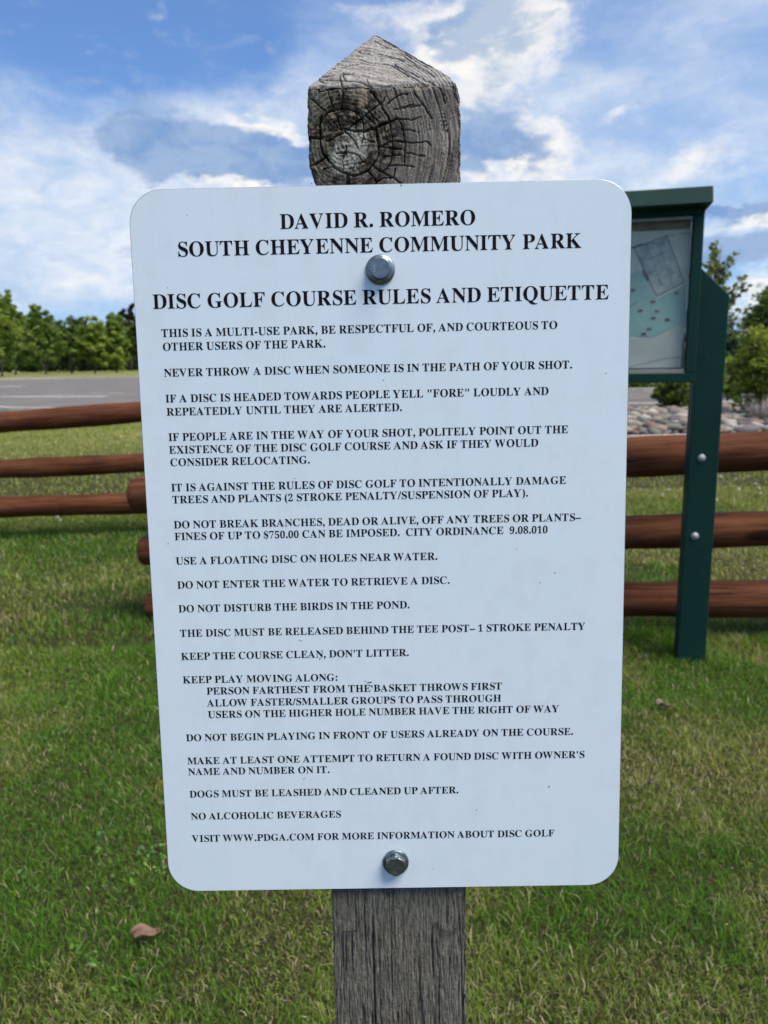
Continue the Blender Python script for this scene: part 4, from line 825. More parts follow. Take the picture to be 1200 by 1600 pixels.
          [23,25,24,39,41,40,39,42,41,23,26,25,22,26,23,22,27,26,38,42,39,21,27,22,37,42,38,21,28,27,20,55,21,55,28,21,36,42,37,20,56,55,54,28,55,35,42,36,53,28,54,53,29,28,34,42,35,52,29,53,52,30,29,33,42,34,52,31,30,32,42,33,52,32,31,52,51,32,51,50,32,50,49,32,49,48,32,48,47,32,47,42,32,19,56,20,19,57,56,18,57,19,17,57,18,17,58,57,46,42,47,16,58,17,45,42,46,15,58,16,44,42,45,43,42,44,14,58,15,14,59,58,13,59,14,12,59,13,11,59,12,11,60,59,84,86,85,84,87,86,10,60,11,83,87,84,83,88,87,83,89,88,82,89,83,82,90,89,81,90,82,10,61,60,81,91,90,80,91,81,80,92,91,79,92,80,79,93,92,78,93,79,9,61,10,78,94,93,77,94,78,77,95,94,76,95,77,9,62,61,8,62,9,76,96,95,75,96,76,7,62,8,7,63,62,6,63,7,74,96,75,6,64,63,73,96,74,5,64,6,72,96,73,5,65,64,4,65,5,71,96,72,71,97,96,70,97,71,4,66,65,69,97,70,3,66,4,68,97,69,3,67,66,67,97,68,3,97,67,3,98,97,2,98,3,2,99,98,1,99,2,1,0,99]),
    'H': ([23,0,23,26,47,28,67,32,82,39,93,47,101,59,107,75,110,95,111,120,111,564,110,586,106,605,101,620,93,631,81,640,66,646,47,651,24,653,24,678,360,678,360,653,343,651,328,649,315,646,304,643,295,639,288,633,282,626,278,618,275,608,273,595,271,581,271,564,271,373,509,373,509,564,509,581,507,595,505,608,502,618,498,626,493,633,486,639,477,643,466,646,453,649,438,651,420,653,420,678,755,678,755,653,731,650,712,646,697,639,686,632,679,621,673,606,670,587,669,564,669,120,670,97,673,77,679,61,687,49,697,40,712,33,732,28,755,26,755,0,420,0,420,26,444,28,463,32,479,38,490,46,498,57,504,73,508,94,509,120,509,329,271,329,271,120,272,95,275,75,281,59,289,47,300,39,316,32,336,28,360,26,360,0],
          [18,20,19,18,21,20,48,50,49,48,51,50,17,21,18,17,22,21,47,51,48,47,52,51,17,23,22,46,52,47,16,23,17,46,53,52,16,24,23,45,53,46,16,25,24,44,53,45,15,25,16,44,54,53,15,26,25,43,54,44,14,26,15,43,55,54,14,27,26,42,55,43,14,28,27,41,55,42,41,56,55,13,28,14,13,29,28,40,56,41,40,57,56,12,29,13,12,30,29,39,57,40,12,31,30,38,57,39,38,58,57,11,31,12,11,32,31,37,58,38,37,59,58,10,32,11,10,33,32,36,59,37,9,33,10,9,34,33,35,59,36,35,60,59,9,81,34,81,35,34,81,80,35,80,60,35,9,82,81,79,60,80,8,82,9,8,83,82,78,60,79,78,61,60,78,62,61,7,83,8,7,84,83,77,62,78,77,63,62,6,84,7,6,85,84,76,63,77,76,64,63,5,85,6,5,86,85,75,64,76,75,65,64,4,86,5,4,87,86,74,65,75,74,66,65,3,87,4,3,88,87,73,66,74,73,67,66,2,88,3,2,89,88,72,67,73,72,68,67,1,89,2,1,90,89,71,68,72,0,90,1,0,91,90,70,68,71,70,69,68]),
    'I': ([20,0,20,26,43,29,63,34,79,40,91,48,100,58,107,73,111,90,112,112,112,576,111,597,108,614,102,627,94,637,83,643,67,648,46,651,20,653,20,678,364,678,364,653,340,651,319,648,303,643,292,637,283,627,277,614,273,597,272,576,272,115,272,100,274,87,276,76,279,66,283,58,289,50,297,44,307,39,318,35,332,31,348,28,366,26,366,0],
          [18,20,19,18,21,20,17,21,18,17,22,21,16,22,17,16,23,22,15,23,16,15,24,23,14,24,15,14,25,24,13,25,14,13,26,25,12,26,13,12,27,26,11,27,12,11,28,27,10,28,11,10,29,28,9,29,10,9,30,29,9,31,30,8,31,9,8,32,31,7,32,8,7,33,32,7,34,33,6,34,7,6,35,34,5,35,6,5,36,35,5,37,36,4,37,5,4,38,37,3,38,4,3,39,38,3,40,39,2,40,3,2,41,40,1,41,2,1,42,41,0,42,1,0,43,42]),
    'J': ([162,-97,139,-96,117,-93,96,-87,77,-80,59,-71,43,-60,29,-47,17,-33,7,-18,1,-1,-4,16,-5,34,-4,51,0,66,7,79,16,91,27,99,39,106,52,110,66,111,81,110,95,106,107,100,118,92,127,82,133,70,137,56,138,41,137,30,135,19,131,9,126,-2,121,-12,117,-19,115,-25,114,-29,117,-43,125,-52,138,-58,156,-60,173,-59,187,-54,198,-47,207,-37,212,-24,217,-8,219,10,220,32,220,546,220,565,218,582,216,597,212,609,207,619,201,628,192,635,182,641,170,645,155,648,138,651,118,653,118,678,468,678,468,653,451,651,436,649,423,645,412,642,403,636,396,630,391,621,387,612,384,599,382,584,380,567,380,546,380,132,366,32,326,-40,257,-83],
          [61,63,62,61,64,63,60,64,61,60,65,64,60,66,65,59,66,60,59,67,66,58,67,59,58,68,67,57,68,58,57,69,68,56,69,57,56,70,69,55,70,56,55,71,70,54,71,55,54,72,71,53,72,54,53,73,72,52,73,53,52,74,73,51,74,52,51,75,74,50,75,51,50,76,75,49,76,50,48,76,49,48,77,76,48,78,77,19,21,20,19,22,21,18,22,19,18,23,22,17,23,18,17,24,23,16,24,17,16,25,24,15,25,16,15,26,25,14,26,15,14,27,26,13,27,14,13,28,27,12,28,13,12,29,28,11,29,12,47,78,48,47,79,78,11,30,29,11,31,30,10,31,11,46,79,47,10,32,31,9,32,10,9,33,32,45,79,46,9,34,33,8,34,9,8,35,34,44,79,45,8,36,35,8,37,36,7,37,8,43,79,44,43,80,79,7,38,37,42,80,43,6,38,7,6,39,38,41,80,42,6,40,39,40,80,41,5,40,6,5,80,40,4,80,5,3,80,4,3,0,80,2,0,3,1,0,2]),
    'K': ([24,0,24,26,48,28,68,32,83,39,94,47,102,59,108,75,111,95,112,120,112,564,111,586,107,605,102,620,94,632,82,640,67,647,48,651,25,653,25,678,361,678,361,653,344,651,329,649,316,646,305,643,296,639,289,633,283,626,279,618,276,608,274,595,272,581,272,564,272,348,478,556,496,576,509,593,516,609,519,623,514,636,498,646,471,651,433,653,433,678,723,678,723,653,710,653,665,646,618,624,567,588,513,537,403,424,690,69,699,59,708,50,716,43,725,37,734,33,746,29,758,27,773,26,773,0,418,0,418,26,429,26,438,26,447,27,456,27,463,28,469,29,475,30,479,31,487,35,493,40,496,45,497,51,495,60,491,70,482,83,471,98,297,318,272,295,272,120,273,95,277,75,282,59,290,47,301,39,317,32,337,28,361,26,361,0],
          [18,20,19,18,21,20,43,45,44,43,46,45,17,21,18,17,22,21,42,47,43,47,46,43,42,48,47,17,23,22,41,48,42,16,23,17,16,24,23,15,24,16,15,25,24,41,49,48,40,49,41,15,26,25,14,26,15,14,27,26,39,49,40,14,28,27,13,28,14,13,29,28,39,50,49,38,50,39,12,29,13,12,30,29,37,50,38,12,31,30,11,31,12,11,32,31,36,50,37,36,51,50,10,32,11,10,33,32,35,51,36,9,33,10,9,34,33,34,51,35,34,52,51,34,53,52,9,82,34,82,81,34,81,53,34,80,53,81,9,83,82,8,83,9,8,84,83,79,53,80,7,84,8,7,85,84,78,53,79,6,85,7,6,86,85,77,53,78,77,54,53,76,54,77,76,55,54,5,86,6,5,87,86,75,55,76,75,56,55,4,87,5,4,88,87,74,56,75,74,57,56,73,57,74,3,88,4,3,89,88,73,58,57,72,58,73,72,59,58,2,89,3,2,90,89,71,59,72,70,59,71,70,60,59,69,60,70,1,90,2,1,91,90,68,60,69,68,61,60,67,61,68,66,61,67,65,61,66,64,61,65,0,91,1,0,92,91,63,61,64,63,62,61]),
    'L': ([23,0,23,26,47,28,67,32,82,39,93,47,101,59,107,75,110,95,111,120,111,564,110,587,106,606,101,621,93,633,81,641,66,647,47,651,24,653,24,678,372,678,372,653,353,653,337,651,322,649,310,646,300,642,291,636,285,629,280,620,276,609,273,596,272,581,271,564,271,123,271,107,272,92,274,80,276,70,279,62,284,55,290,50,298,47,307,44,318,42,332,41,348,41,383,42,414,46,443,51,469,59,492,69,513,83,533,99,551,119,567,141,582,167,596,197,609,230,636,230,598,0],
          [18,20,19,18,21,20,17,21,18,17,22,21,17,23,22,17,24,23,16,24,17,16,25,24,15,25,16,15,26,25,15,27,26,14,27,15,14,28,27,13,28,14,13,29,28,12,29,13,12,30,29,12,31,30,11,31,12,11,32,31,10,32,11,10,33,32,9,33,10,9,34,33,57,59,58,57,60,59,56,60,57,55,60,56,54,60,55,9,35,34,8,35,9,53,60,54,8,36,35,52,60,53,7,36,8,7,37,36,51,60,52,7,38,37,6,38,7,6,39,38,50,60,51,6,40,39,49,60,50,5,40,6,5,41,40,48,60,49,5,42,41,4,42,5,4,43,42,47,60,48,4,44,43,4,45,44,46,60,47,4,46,45,4,60,46,3,60,4,2,60,3,1,60,2,0,60,1]),
    'M': ([21,0,21,26,44,28,64,32,79,39,92,47,100,59,107,74,111,94,112,118,112,569,112,585,110,598,108,610,105,619,101,627,95,634,87,639,79,644,68,647,55,650,39,652,22,653,22,678,275,678,472,212,669,678,919,678,919,653,897,650,878,645,864,639,853,630,844,619,839,604,835,585,834,563,834,127,834,107,836,90,838,76,841,64,845,54,851,46,858,39,866,35,876,31,888,29,902,27,918,26,918,0,589,0,589,26,606,28,621,30,633,33,644,37,653,42,660,48,666,56,670,66,673,77,675,90,677,106,677,124,677,594,429,0,402,0,157,579,157,119,158,93,162,72,169,55,178,44,191,36,207,31,228,27,252,26,252,0],
          [22,24,23,22,21,24,21,20,24,20,19,24,19,18,24,18,17,24,17,16,24,16,68,24,68,25,24,25,65,26,65,27,26,65,29,27,29,28,27,65,30,29,65,31,30,65,32,31,15,68,16,65,33,32,14,68,15,13,68,14,65,34,33,12,68,13,65,35,34,11,68,12,25,66,65,64,35,65,64,36,35,10,68,11,10,69,68,67,25,68,9,69,10,64,37,36,67,66,25,64,38,37,63,38,64,9,70,69,8,70,9,63,39,38,62,39,63,7,70,8,7,71,70,61,39,62,61,40,39,60,40,61,60,41,40,6,71,7,6,72,71,59,41,60,59,42,41,5,72,6,58,42,59,5,73,72,58,43,42,57,43,58,4,73,5,57,44,43,4,74,73,56,44,57,56,45,44,3,74,4,55,45,56,3,75,74,55,46,45,54,46,55,2,75,3,54,47,46,2,76,75,53,47,54,53,48,47,1,76,2,52,48,53,1,77,76,52,49,48,0,77,1,0,78,77,51,49,52,51,50,49]),
    'N': ([600,-16,159,521,159,117,160,93,163,73,169,57,177,46,188,38,203,32,223,28,248,26,248,0,27,0,27,26,43,27,58,29,70,31,81,35,89,39,96,45,102,53,106,62,109,72,111,85,113,100,113,117,113,578,90,606,73,626,61,639,54,645,49,647,42,650,35,651,27,653,27,678,233,678,582,251,582,562,582,579,580,594,578,606,575,617,571,625,565,632,558,638,549,643,538,646,525,649,510,651,493,653,493,678,714,678,714,653,690,651,671,647,656,641,645,633,638,621,632,605,629,585,628,561,628,-16],
          [34,36,35,34,33,36,33,32,36,32,31,36,31,30,36,30,37,36,50,52,51,50,53,52,49,53,50,49,54,53,48,54,49,48,55,54,47,55,48,47,56,55,46,56,47,29,37,30,45,56,46,45,57,56,28,37,29,44,57,45,44,58,57,43,58,44,27,37,28,42,58,43,42,59,58,41,59,42,40,59,41,26,37,27,40,60,59,39,60,40,39,61,60,38,61,39,25,1,26,1,37,26,37,61,38,37,62,61,25,2,1,0,37,1,0,62,37,24,2,25,24,3,2,23,3,24,23,4,3,22,4,23,22,5,4,21,5,22,20,5,21,20,6,5,19,6,20,19,7,6,18,7,19,17,7,18,17,8,7,16,8,17,16,9,8,15,9,16,14,9,15,14,10,9,13,10,14,12,10,13,12,11,10]),
    'O': ([388,-16,352,-14,317,-9,283,-1,251,11,220,26,192,43,165,63,141,86,118,111,98,138,81,168,67,199,56,232,48,267,43,302,41,339,43,376,48,411,56,446,67,479,81,510,98,539,118,566,141,592,166,614,193,635,222,652,254,667,287,679,321,687,357,692,395,694,431,692,466,687,500,679,532,668,563,653,591,636,618,616,642,594,664,569,684,542,701,512,716,481,727,448,735,413,740,377,742,339,740,302,735,266,727,232,716,199,701,168,684,138,664,111,641,86,616,63,589,43,560,26,529,11,496,-1,461,-9,425,-14,394,18,469,38,522,98,554,199,565,339,562,413,553,478,538,533,518,579,492,614,461,640,426,655,387,660,312,640,259,580,227,479,216,339,219,265,228,201,243,146,264,100,290,64,321,38,355,23],
          [31,33,32,31,34,33,30,34,31,30,35,34,29,35,30,29,36,35,28,36,29,28,37,36,27,76,28,76,37,28,27,77,76,75,37,76,74,37,75,74,38,37,26,77,27,26,78,77,73,38,74,73,39,38,25,78,26,73,40,39,24,78,25,72,40,73,72,41,40,23,78,24,23,79,78,71,41,72,71,42,41,22,79,23,71,43,42,21,79,22,70,43,71,70,44,43,20,79,21,70,45,44,20,80,79,19,80,20,69,45,70,69,46,45,18,80,19,68,46,69,68,47,46,17,80,18,68,48,47,16,80,17,15,80,16,15,81,80,67,48,68,67,49,48,14,81,15,67,50,49,13,81,14,67,51,50,13,82,81,12,82,13,67,52,51,12,83,82,11,83,12,67,53,52,66,53,67,66,54,53,10,83,11,10,84,83,66,55,54,9,84,10,66,56,55,8,84,9,8,85,84,65,56,66,7,85,8,65,57,56,7,86,85,6,86,7,65,58,57,65,59,58,5,86,6,5,87,86,64,59,65,64,60,59,4,87,5,4,64,87,4,60,64,3,60,4,3,61,60,2,61,3,2,62,61,2,63,62,1,63,2,1,0,63]),
    'P': ([23,0,23,26,47,28,67,32,82,39,93,47,101,59,107,75,110,95,111,120,111,564,110,586,106,605,101,620,93,631,81,640,66,646,47,651,24,653,24,678,318,678,377,677,428,672,468,665,500,655,524,643,546,628,564,611,580,592,593,571,602,547,607,521,609,494,605,454,593,417,574,385,546,358,511,335,468,319,418,309,360,306,271,306,271,120,272,95,275,75,281,59,289,47,300,39,316,32,336,28,360,26,360,0,271,342,300,342,334,344,363,351,387,361,405,376,418,396,427,422,433,453,435,490,433,526,429,558,421,584,410,605,394,621,375,633,351,640,322,642,308,641,297,639,288,636,282,631,277,625,274,616,272,606,271,593],
          [18,20,19,18,21,20,18,22,21,18,23,22,18,24,23,18,25,24,17,25,18,16,25,17,15,69,16,69,25,16,69,26,25,15,70,69,68,26,69,15,71,70,67,26,68,14,71,15,14,72,71,14,73,72,66,26,67,13,73,14,13,74,73,66,27,26,13,75,74,65,27,66,12,75,13,12,76,75,65,28,27,12,77,76,64,28,65,11,77,12,11,52,77,64,29,28,10,52,11,63,29,64,63,30,29,9,52,10,62,30,63,62,31,30,61,31,62,61,32,31,61,33,32,60,33,61,60,34,33,59,34,60,58,34,59,58,35,34,57,35,58,57,36,35,56,36,57,55,36,56,55,37,36,54,37,55,53,37,54,9,53,52,9,41,53,41,37,53,41,38,37,41,39,38,41,40,39,9,42,41,8,42,9,8,43,42,7,43,8,7,44,43,6,44,7,6,45,44,5,45,6,5,46,45,4,46,5,4,47,46,3,47,4,3,48,47,2,48,3,2,49,48,1,49,2,1,50,49,0,50,1,0,51,50]),
    'Q': ([563,-172,469,-161,390,-129,326,-76,278,-1,242,13,209,31,179,51,151,75,126,100,104,129,85,159,70,192,57,227,48,263,43,300,41,339,43,376,48,411,56,446,67,479,81,510,98,539,118,566,141,592,166,614,193,635,222,652,254,667,287,679,321,687,357,692,395,694,431,692,466,687,500,679,532,668,563,653,591,636,618,616,642,594,664,569,684,542,701,512,716,481,727,448,735,413,740,377,742,339,738,280,726,226,705,175,676,128,640,86,597,50,548,22,492,0,524,-53,562,-90,609,-113,662,-120,678,-119,695,-117,713,-114,732,-109,737,-137,692,-152,648,-163,605,-170,395,18,470,38,523,98,555,199,566,339,563,413,554,478,539,533,518,579,492,614,461,640,426,655,387,660,312,640,259,580,227,479,216,339,219,265,228,201,243,146,265,100,291,64,321,38,356,23],
          [31,33,32,31,34,33,30,34,31,30,35,34,29,35,30,29,36,35,28,36,29,28,37,36,27,81,28,81,37,28,27,82,81,80,37,81,79,37,80,79,38,37,26,82,27,26,83,82,78,38,79,78,39,38,25,83,26,78,40,39,24,83,25,77,40,78,77,41,40,23,83,24,23,84,83,76,41,77,76,42,41,22,84,23,76,43,42,21,84,22,75,43,76,75,44,43,20,84,21,75,45,44,20,85,84,19,85,20,74,45,75,74,46,45,18,85,19,73,46,74,73,47,46,17,85,18,73,48,47,16,85,17,15,85,16,15,86,85,72,48,73,72,49,48,14,86,15,72,50,49,14,87,86,13,87,14,12,87,13,72,51,50,12,88,87,71,51,72,11,88,12,71,52,51,10,88,11,10,89,88,9,89,10,71,53,52,8,89,9,8,90,89,70,53,71,70,54,53,7,90,8,7,91,90,6,91,7,70,55,54,6,92,91,69,55,70,5,92,6,5,69,92,69,56,55,5,56,69,4,56,5,4,57,56,3,57,4,3,58,57,2,58,3,2,59,58,63,65,64,2,60,59,62,65,63,61,65,62,60,65,61,2,65,60,1,65,2,1,66,65,1,67,66,0,67,1,0,68,67]),
    'R': ([23,0,23,26,47,28,67,32,82,39,93,47,101,59,107,75,110,95,111,120,111,564,110,586,106,605,101,620,93,631,81,640,66,646,47,651,24,653,24,678,323,678,393,675,454,667,505,653,547,634,579,609,603,578,616,541,621,498,612,441,583,395,535,359,469,333,643,75,651,63,659,53,667,45,674,38,681,33,690,29,700,27,712,26,715,26,715,0,504,0,300,316,271,316,271,120,272,95,275,75,281,59,289,47,300,39,316,32,336,28,360,26,360,0,271,348,303,348,339,350,370,357,396,369,417,385,432,405,443,432,450,463,452,500,445,562,423,607,386,633,334,642,316,641,301,639,290,635,282,629,277,621,274,609,272,593,271,574],
          [18,20,19,18,21,20,18,22,21,18,23,22,18,70,23,70,24,23,17,70,18,16,70,17,15,70,16,15,71,70,69,24,70,15,72,71,14,72,15,14,73,72,14,74,73,69,25,24,68,25,69,13,74,14,13,75,74,13,76,75,12,76,13,68,26,25,12,77,76,67,26,68,11,77,12,11,78,77,10,78,11,67,27,26,10,57,78,9,57,10,66,27,67,66,28,27,65,28,66,65,29,28,64,29,65,64,30,29,63,30,64,62,30,63,62,31,30,61,31,62,60,31,61,60,32,31,59,32,60,58,32,59,9,46,57,46,58,57,46,32,58,46,45,32,45,33,32,9,47,46,44,33,45,8,47,9,8,48,47,7,48,8,7,49,48,44,34,33,6,49,7,6,50,49,44,35,34,5,50,6,5,51,50,44,36,35,4,51,5,4,52,51,44,37,36,3,52,4,3,53,52,44,38,37,44,39,38,2,53,3,2,54,53,44,40,39,1,54,2,1,55,54,44,41,40,0,55,1,0,56,55,44,42,41,44,43,42]),
    'S': ([64,-16,64,235,93,235,107,184,123,140,143,104,166,74,192,51,222,35,256,25,293,22,320,24,344,30,365,40,383,54,397,70,407,89,413,110,415,133,410,164,395,192,370,217,335,238,242,284,201,306,167,329,138,352,115,376,97,402,84,430,77,461,74,494,76,523,80,551,89,576,100,600,114,621,131,639,150,655,172,669,195,680,220,688,247,692,275,694,290,694,307,692,324,690,342,687,360,683,379,679,399,673,420,667,424,666,428,665,431,664,434,664,437,663,440,662,443,662,446,662,458,664,467,670,473,680,477,694,505,694,505,475,480,475,472,502,462,528,451,551,437,573,422,593,406,610,388,626,370,639,350,649,330,656,310,661,289,662,265,660,243,655,224,647,208,635,195,621,186,604,180,586,178,566,180,547,185,530,193,515,204,501,219,488,236,476,257,463,281,451,377,406,406,392,431,377,454,362,473,347,488,331,502,315,513,298,521,280,527,261,531,242,534,220,535,198,533,167,527,138,518,111,505,86,488,63,468,43,444,26,418,12,389,0,357,-8,323,-13,286,-15,273,-15,261,-14,249,-13,236,-12,224,-9,211,-7,199,-3,187,1,175,5,164,9,155,12,147,14,139,16,134,17,129,18,126,18,119,18,112,16,107,14,103,11,100,6,97,0,94,-7,91,-16],
          [42,44,43,62,64,63,62,65,64,42,45,44,41,45,42,41,46,45,41,47,46,40,47,41,40,48,47,40,49,48,61,65,62,39,49,40,39,50,49,39,51,50,60,65,61,38,78,39,78,51,39,78,52,51,78,53,52,78,54,53,78,55,54,59,65,60,78,56,55,78,57,56,78,58,57,78,59,58,38,79,78,77,59,78,77,76,59,76,75,59,75,74,59,74,73,59,73,72,59,72,71,59,71,70,59,70,65,59,38,80,79,37,80,38,37,81,80,37,82,81,36,82,37,36,83,82,36,84,83,35,84,36,35,85,84,34,85,35,34,86,85,33,86,34,69,65,70,33,87,86,68,65,69,32,87,33,32,88,87,32,89,88,67,65,68,31,89,32,31,90,89,66,65,67,31,91,90,30,91,31,30,92,91,30,93,92,30,94,93,29,94,30,29,95,94,28,95,29,28,96,95,27,96,28,27,97,96,27,98,97,26,98,27,26,99,98,25,99,26,25,100,99,25,101,100,24,101,25,24,102,101,23,102,24,23,103,102,22,103,23,22,104,103,22,105,104,22,106,105,21,106,22,0,2,1,0,3,2,21,107,106,20,107,21,20,108,107,19,108,20,0,4,3,19,109,108,18,109,19,0,5,4,18,110,109,17,110,18,17,111,110,16,111,17,0,6,5,15,111,16,15,112,111,0,138,6,138,137,6,137,7,6,14,112,15,14,113,112,13,113,14,137,136,7,136,8,7,13,114,113,12,114,13,136,135,8,135,9,8,11,114,12,11,115,114,135,10,9,10,115,11,135,115,10,134,115,135,133,115,134,132,115,133,131,115,132,130,115,131,0,139,138,129,115,130,129,116,115,0,140,139,128,116,129,0,141,140,127,116,128,126,116,127,0,142,141,126,117,116,125,117,126,124,117,125,0,143,142,124,118,117,123,118,124,122,118,123,121,118,122,121,119,118,120,119,121]),
    'T': ([137,0,137,26,162,27,183,31,199,37,212,46,220,58,227,75,231,95,232,120,232,645,222,645,185,642,151,634,122,620,97,601,76,576,60,546,49,512,43,473,16,473,16,678,611,678,611,472,586,472,568,548,531,602,475,634,400,645,392,645,392,120,393,94,397,73,403,57,412,45,424,37,440,31,462,27,488,26,488,0],
          [20,16,21,16,15,21,15,14,21,14,13,21,13,12,21,12,22,21,12,11,22,11,10,22,10,29,22,29,28,22,28,27,22,27,26,22,26,25,22,25,23,22,9,29,10,9,30,29,20,17,16,24,23,25,20,18,17,20,19,18,8,30,9,8,31,30,7,31,8,7,32,31,6,32,7,6,33,32,5,33,6,5,34,33,4,34,5,4,35,34,3,35,4,3,36,35,2,36,3,2,37,36,1,37,2,1,38,37,0,38,1,0,39,38]),
    'U': ([369,-19,305,-15,250,-4,205,16,170,43,143,77,124,120,113,172,109,231,109,564,108,586,104,605,99,620,91,631,79,640,64,646,45,651,22,653,22,678,358,678,358,653,341,651,325,649,312,646,302,643,293,639,285,633,280,626,275,618,273,608,271,595,269,581,269,564,269,208,271,167,277,131,288,101,303,77,322,57,346,44,375,36,409,33,486,46,540,84,573,148,584,237,584,563,583,586,579,604,573,619,565,631,553,639,537,645,515,650,489,653,489,678,706,678,706,653,685,649,668,644,654,636,645,628,638,616,633,602,630,584,629,563,629,270,625,198,613,137,593,87,566,48,529,19,485,-2,431,-15],
          [17,19,18,17,20,19,54,56,55,54,57,56,16,20,17,16,21,20,53,57,54,53,58,57,16,22,21,15,22,16,52,58,53,52,59,58,15,23,22,15,24,23,14,24,15,51,59,52,51,60,59,14,25,24,13,25,14,50,60,51,13,26,25,50,61,60,13,27,26,12,27,13,49,61,50,49,62,61,12,28,27,11,28,12,48,62,49,11,29,28,48,63,62,11,30,29,10,30,11,47,63,48,47,64,63,10,31,30,9,31,10,46,64,47,46,65,64,9,32,31,8,32,9,8,33,32,45,65,46,45,66,65,45,67,66,44,67,45,7,33,8,7,34,33,44,68,67,6,34,7,6,35,34,43,68,44,43,69,68,6,36,35,5,36,6,5,37,36,43,70,69,42,70,43,4,37,5,4,38,37,4,39,38,42,71,70,41,71,42,4,40,39,3,40,4,3,41,40,3,71,41,3,72,71,2,72,3,2,73,72,1,73,2,1,0,73]),
    'V': ([316,-19,66,567,58,584,50,600,42,613,34,626,24,636,12,644,-3,649,-21,653,-21,678,314,678,314,653,293,652,274,651,259,648,248,644,239,638,232,630,228,621,227,610,228,601,230,591,234,578,240,563,385,213,518,562,522,575,526,587,527,599,528,609,527,621,523,630,517,638,509,643,497,647,483,650,465,652,445,653,445,678,658,678,658,653,643,652,630,649,618,644,608,637,598,626,589,612,579,593,569,570,342,-19],
          [9,11,10,9,12,11,38,40,39,38,41,40,8,12,9,8,13,12,37,41,38,37,42,41,8,14,13,36,42,37,36,43,42,8,15,14,35,43,36,7,15,8,35,44,43,7,16,15,34,44,35,34,45,44,6,16,7,6,17,16,33,45,34,6,18,17,32,45,33,32,46,45,5,18,6,5,19,18,31,46,32,31,47,46,4,19,5,4,20,19,30,47,31,3,20,4,30,48,47,3,21,20,29,48,30,3,22,21,2,22,3,28,48,29,28,49,48,2,23,22,27,49,28,1,23,2,1,24,23,26,49,27,26,50,49,0,24,1,0,25,24,25,50,26,0,50,25]),
    'W': ([254,-16,48,585,42,601,36,615,29,627,23,636,15,643,4,648,-8,652,-23,653,-23,678,269,678,269,653,254,652,241,650,231,647,223,643,217,638,213,631,210,622,209,611,210,600,212,587,215,572,220,555,332,228,448,525,426,594,420,610,414,623,406,633,398,640,388,644,375,648,360,651,341,653,341,678,654,678,654,653,624,651,602,643,589,631,585,613,586,606,587,598,590,587,594,575,706,247,805,550,810,567,814,582,816,594,817,605,816,617,813,627,808,635,801,641,792,646,780,649,766,651,749,653,749,678,929,678,929,653,915,650,904,644,893,637,885,627,878,615,870,601,863,584,856,565,664,-16,637,-16,470,460,283,-16],
          [9,11,10,9,12,11,35,37,36,35,38,37,60,62,61,60,63,62,8,12,9,8,13,12,34,38,35,34,39,38,59,63,60,59,64,63,8,14,13,7,14,8,58,64,59,33,39,34,33,40,39,7,15,14,58,65,64,57,65,58,6,15,7,32,40,33,6,16,15,56,65,57,31,40,32,56,66,65,5,16,6,31,41,40,5,17,16,55,66,56,30,41,31,5,18,17,55,67,66,4,18,5,54,67,55,29,41,30,29,42,41,4,19,18,53,67,54,53,68,67,3,19,4,28,42,29,3,20,19,52,68,53,2,20,3,52,69,68,28,43,42,2,21,20,27,43,28,27,44,43,51,69,52,1,21,2,51,70,69,1,22,21,27,45,44,50,70,51,26,45,27,26,46,45,1,23,22,0,23,1,50,71,70,49,71,50,26,47,46,0,24,23,48,71,49,48,72,71,0,25,24,47,72,48,25,74,26,74,47,26,25,75,74,73,47,74,73,72,47,0,75,25]),
    'X': ([17,0,17,26,49,31,79,44,107,67,134,99,288,310,116,575,104,593,92,609,81,622,71,633,60,642,49,648,37,652,24,653,21,653,21,678,363,678,363,653,341,653,316,651,298,644,287,633,283,618,284,610,287,601,293,590,300,578,394,431,479,556,490,574,499,590,503,604,505,616,501,632,488,643,466,650,436,653,436,678,682,678,682,653,677,653,656,652,636,647,617,640,600,630,583,616,566,599,548,579,531,556,418,394,615,85,624,71,633,59,642,49,650,41,658,34,667,30,676,27,687,26,691,26,691,0,355,0,355,26,362,26,393,28,415,35,428,46,432,61,431,72,426,85,419,101,409,118,312,272,205,120,196,106,190,93,186,80,185,67,190,49,204,36,227,29,259,26,259,0],
          [16,18,17,16,19,18,38,40,39,38,41,40,15,19,16,14,20,15,20,19,15,14,21,20,37,42,38,42,41,38,37,43,42,13,21,14,37,44,43,13,22,21,36,44,37,12,22,13,36,45,44,12,23,22,35,45,36,11,23,12,35,46,45,11,24,23,10,24,11,34,46,35,34,47,46,9,24,10,9,25,24,34,48,47,33,48,34,9,26,25,8,26,9,32,48,33,8,27,26,32,49,48,7,27,8,7,28,27,31,49,32,31,50,49,7,29,28,6,29,7,30,50,31,29,50,30,29,51,50,6,51,29,6,52,51,5,74,6,74,52,6,5,75,74,73,52,74,5,76,75,72,52,73,5,77,76,71,52,72,4,77,5,4,78,77,70,52,71,70,53,52,4,79,78,69,53,70,69,54,53,3,79,4,3,80,79,68,54,69,68,55,54,68,56,55,3,81,80,67,56,68,2,81,3,67,57,56,2,82,81,66,57,67,66,58,57,1,82,2,66,59,58,1,83,82,65,59,66,65,60,59,0,83,1,0,84,83,63,65,64,63,60,65,63,61,60,63,62,61]),
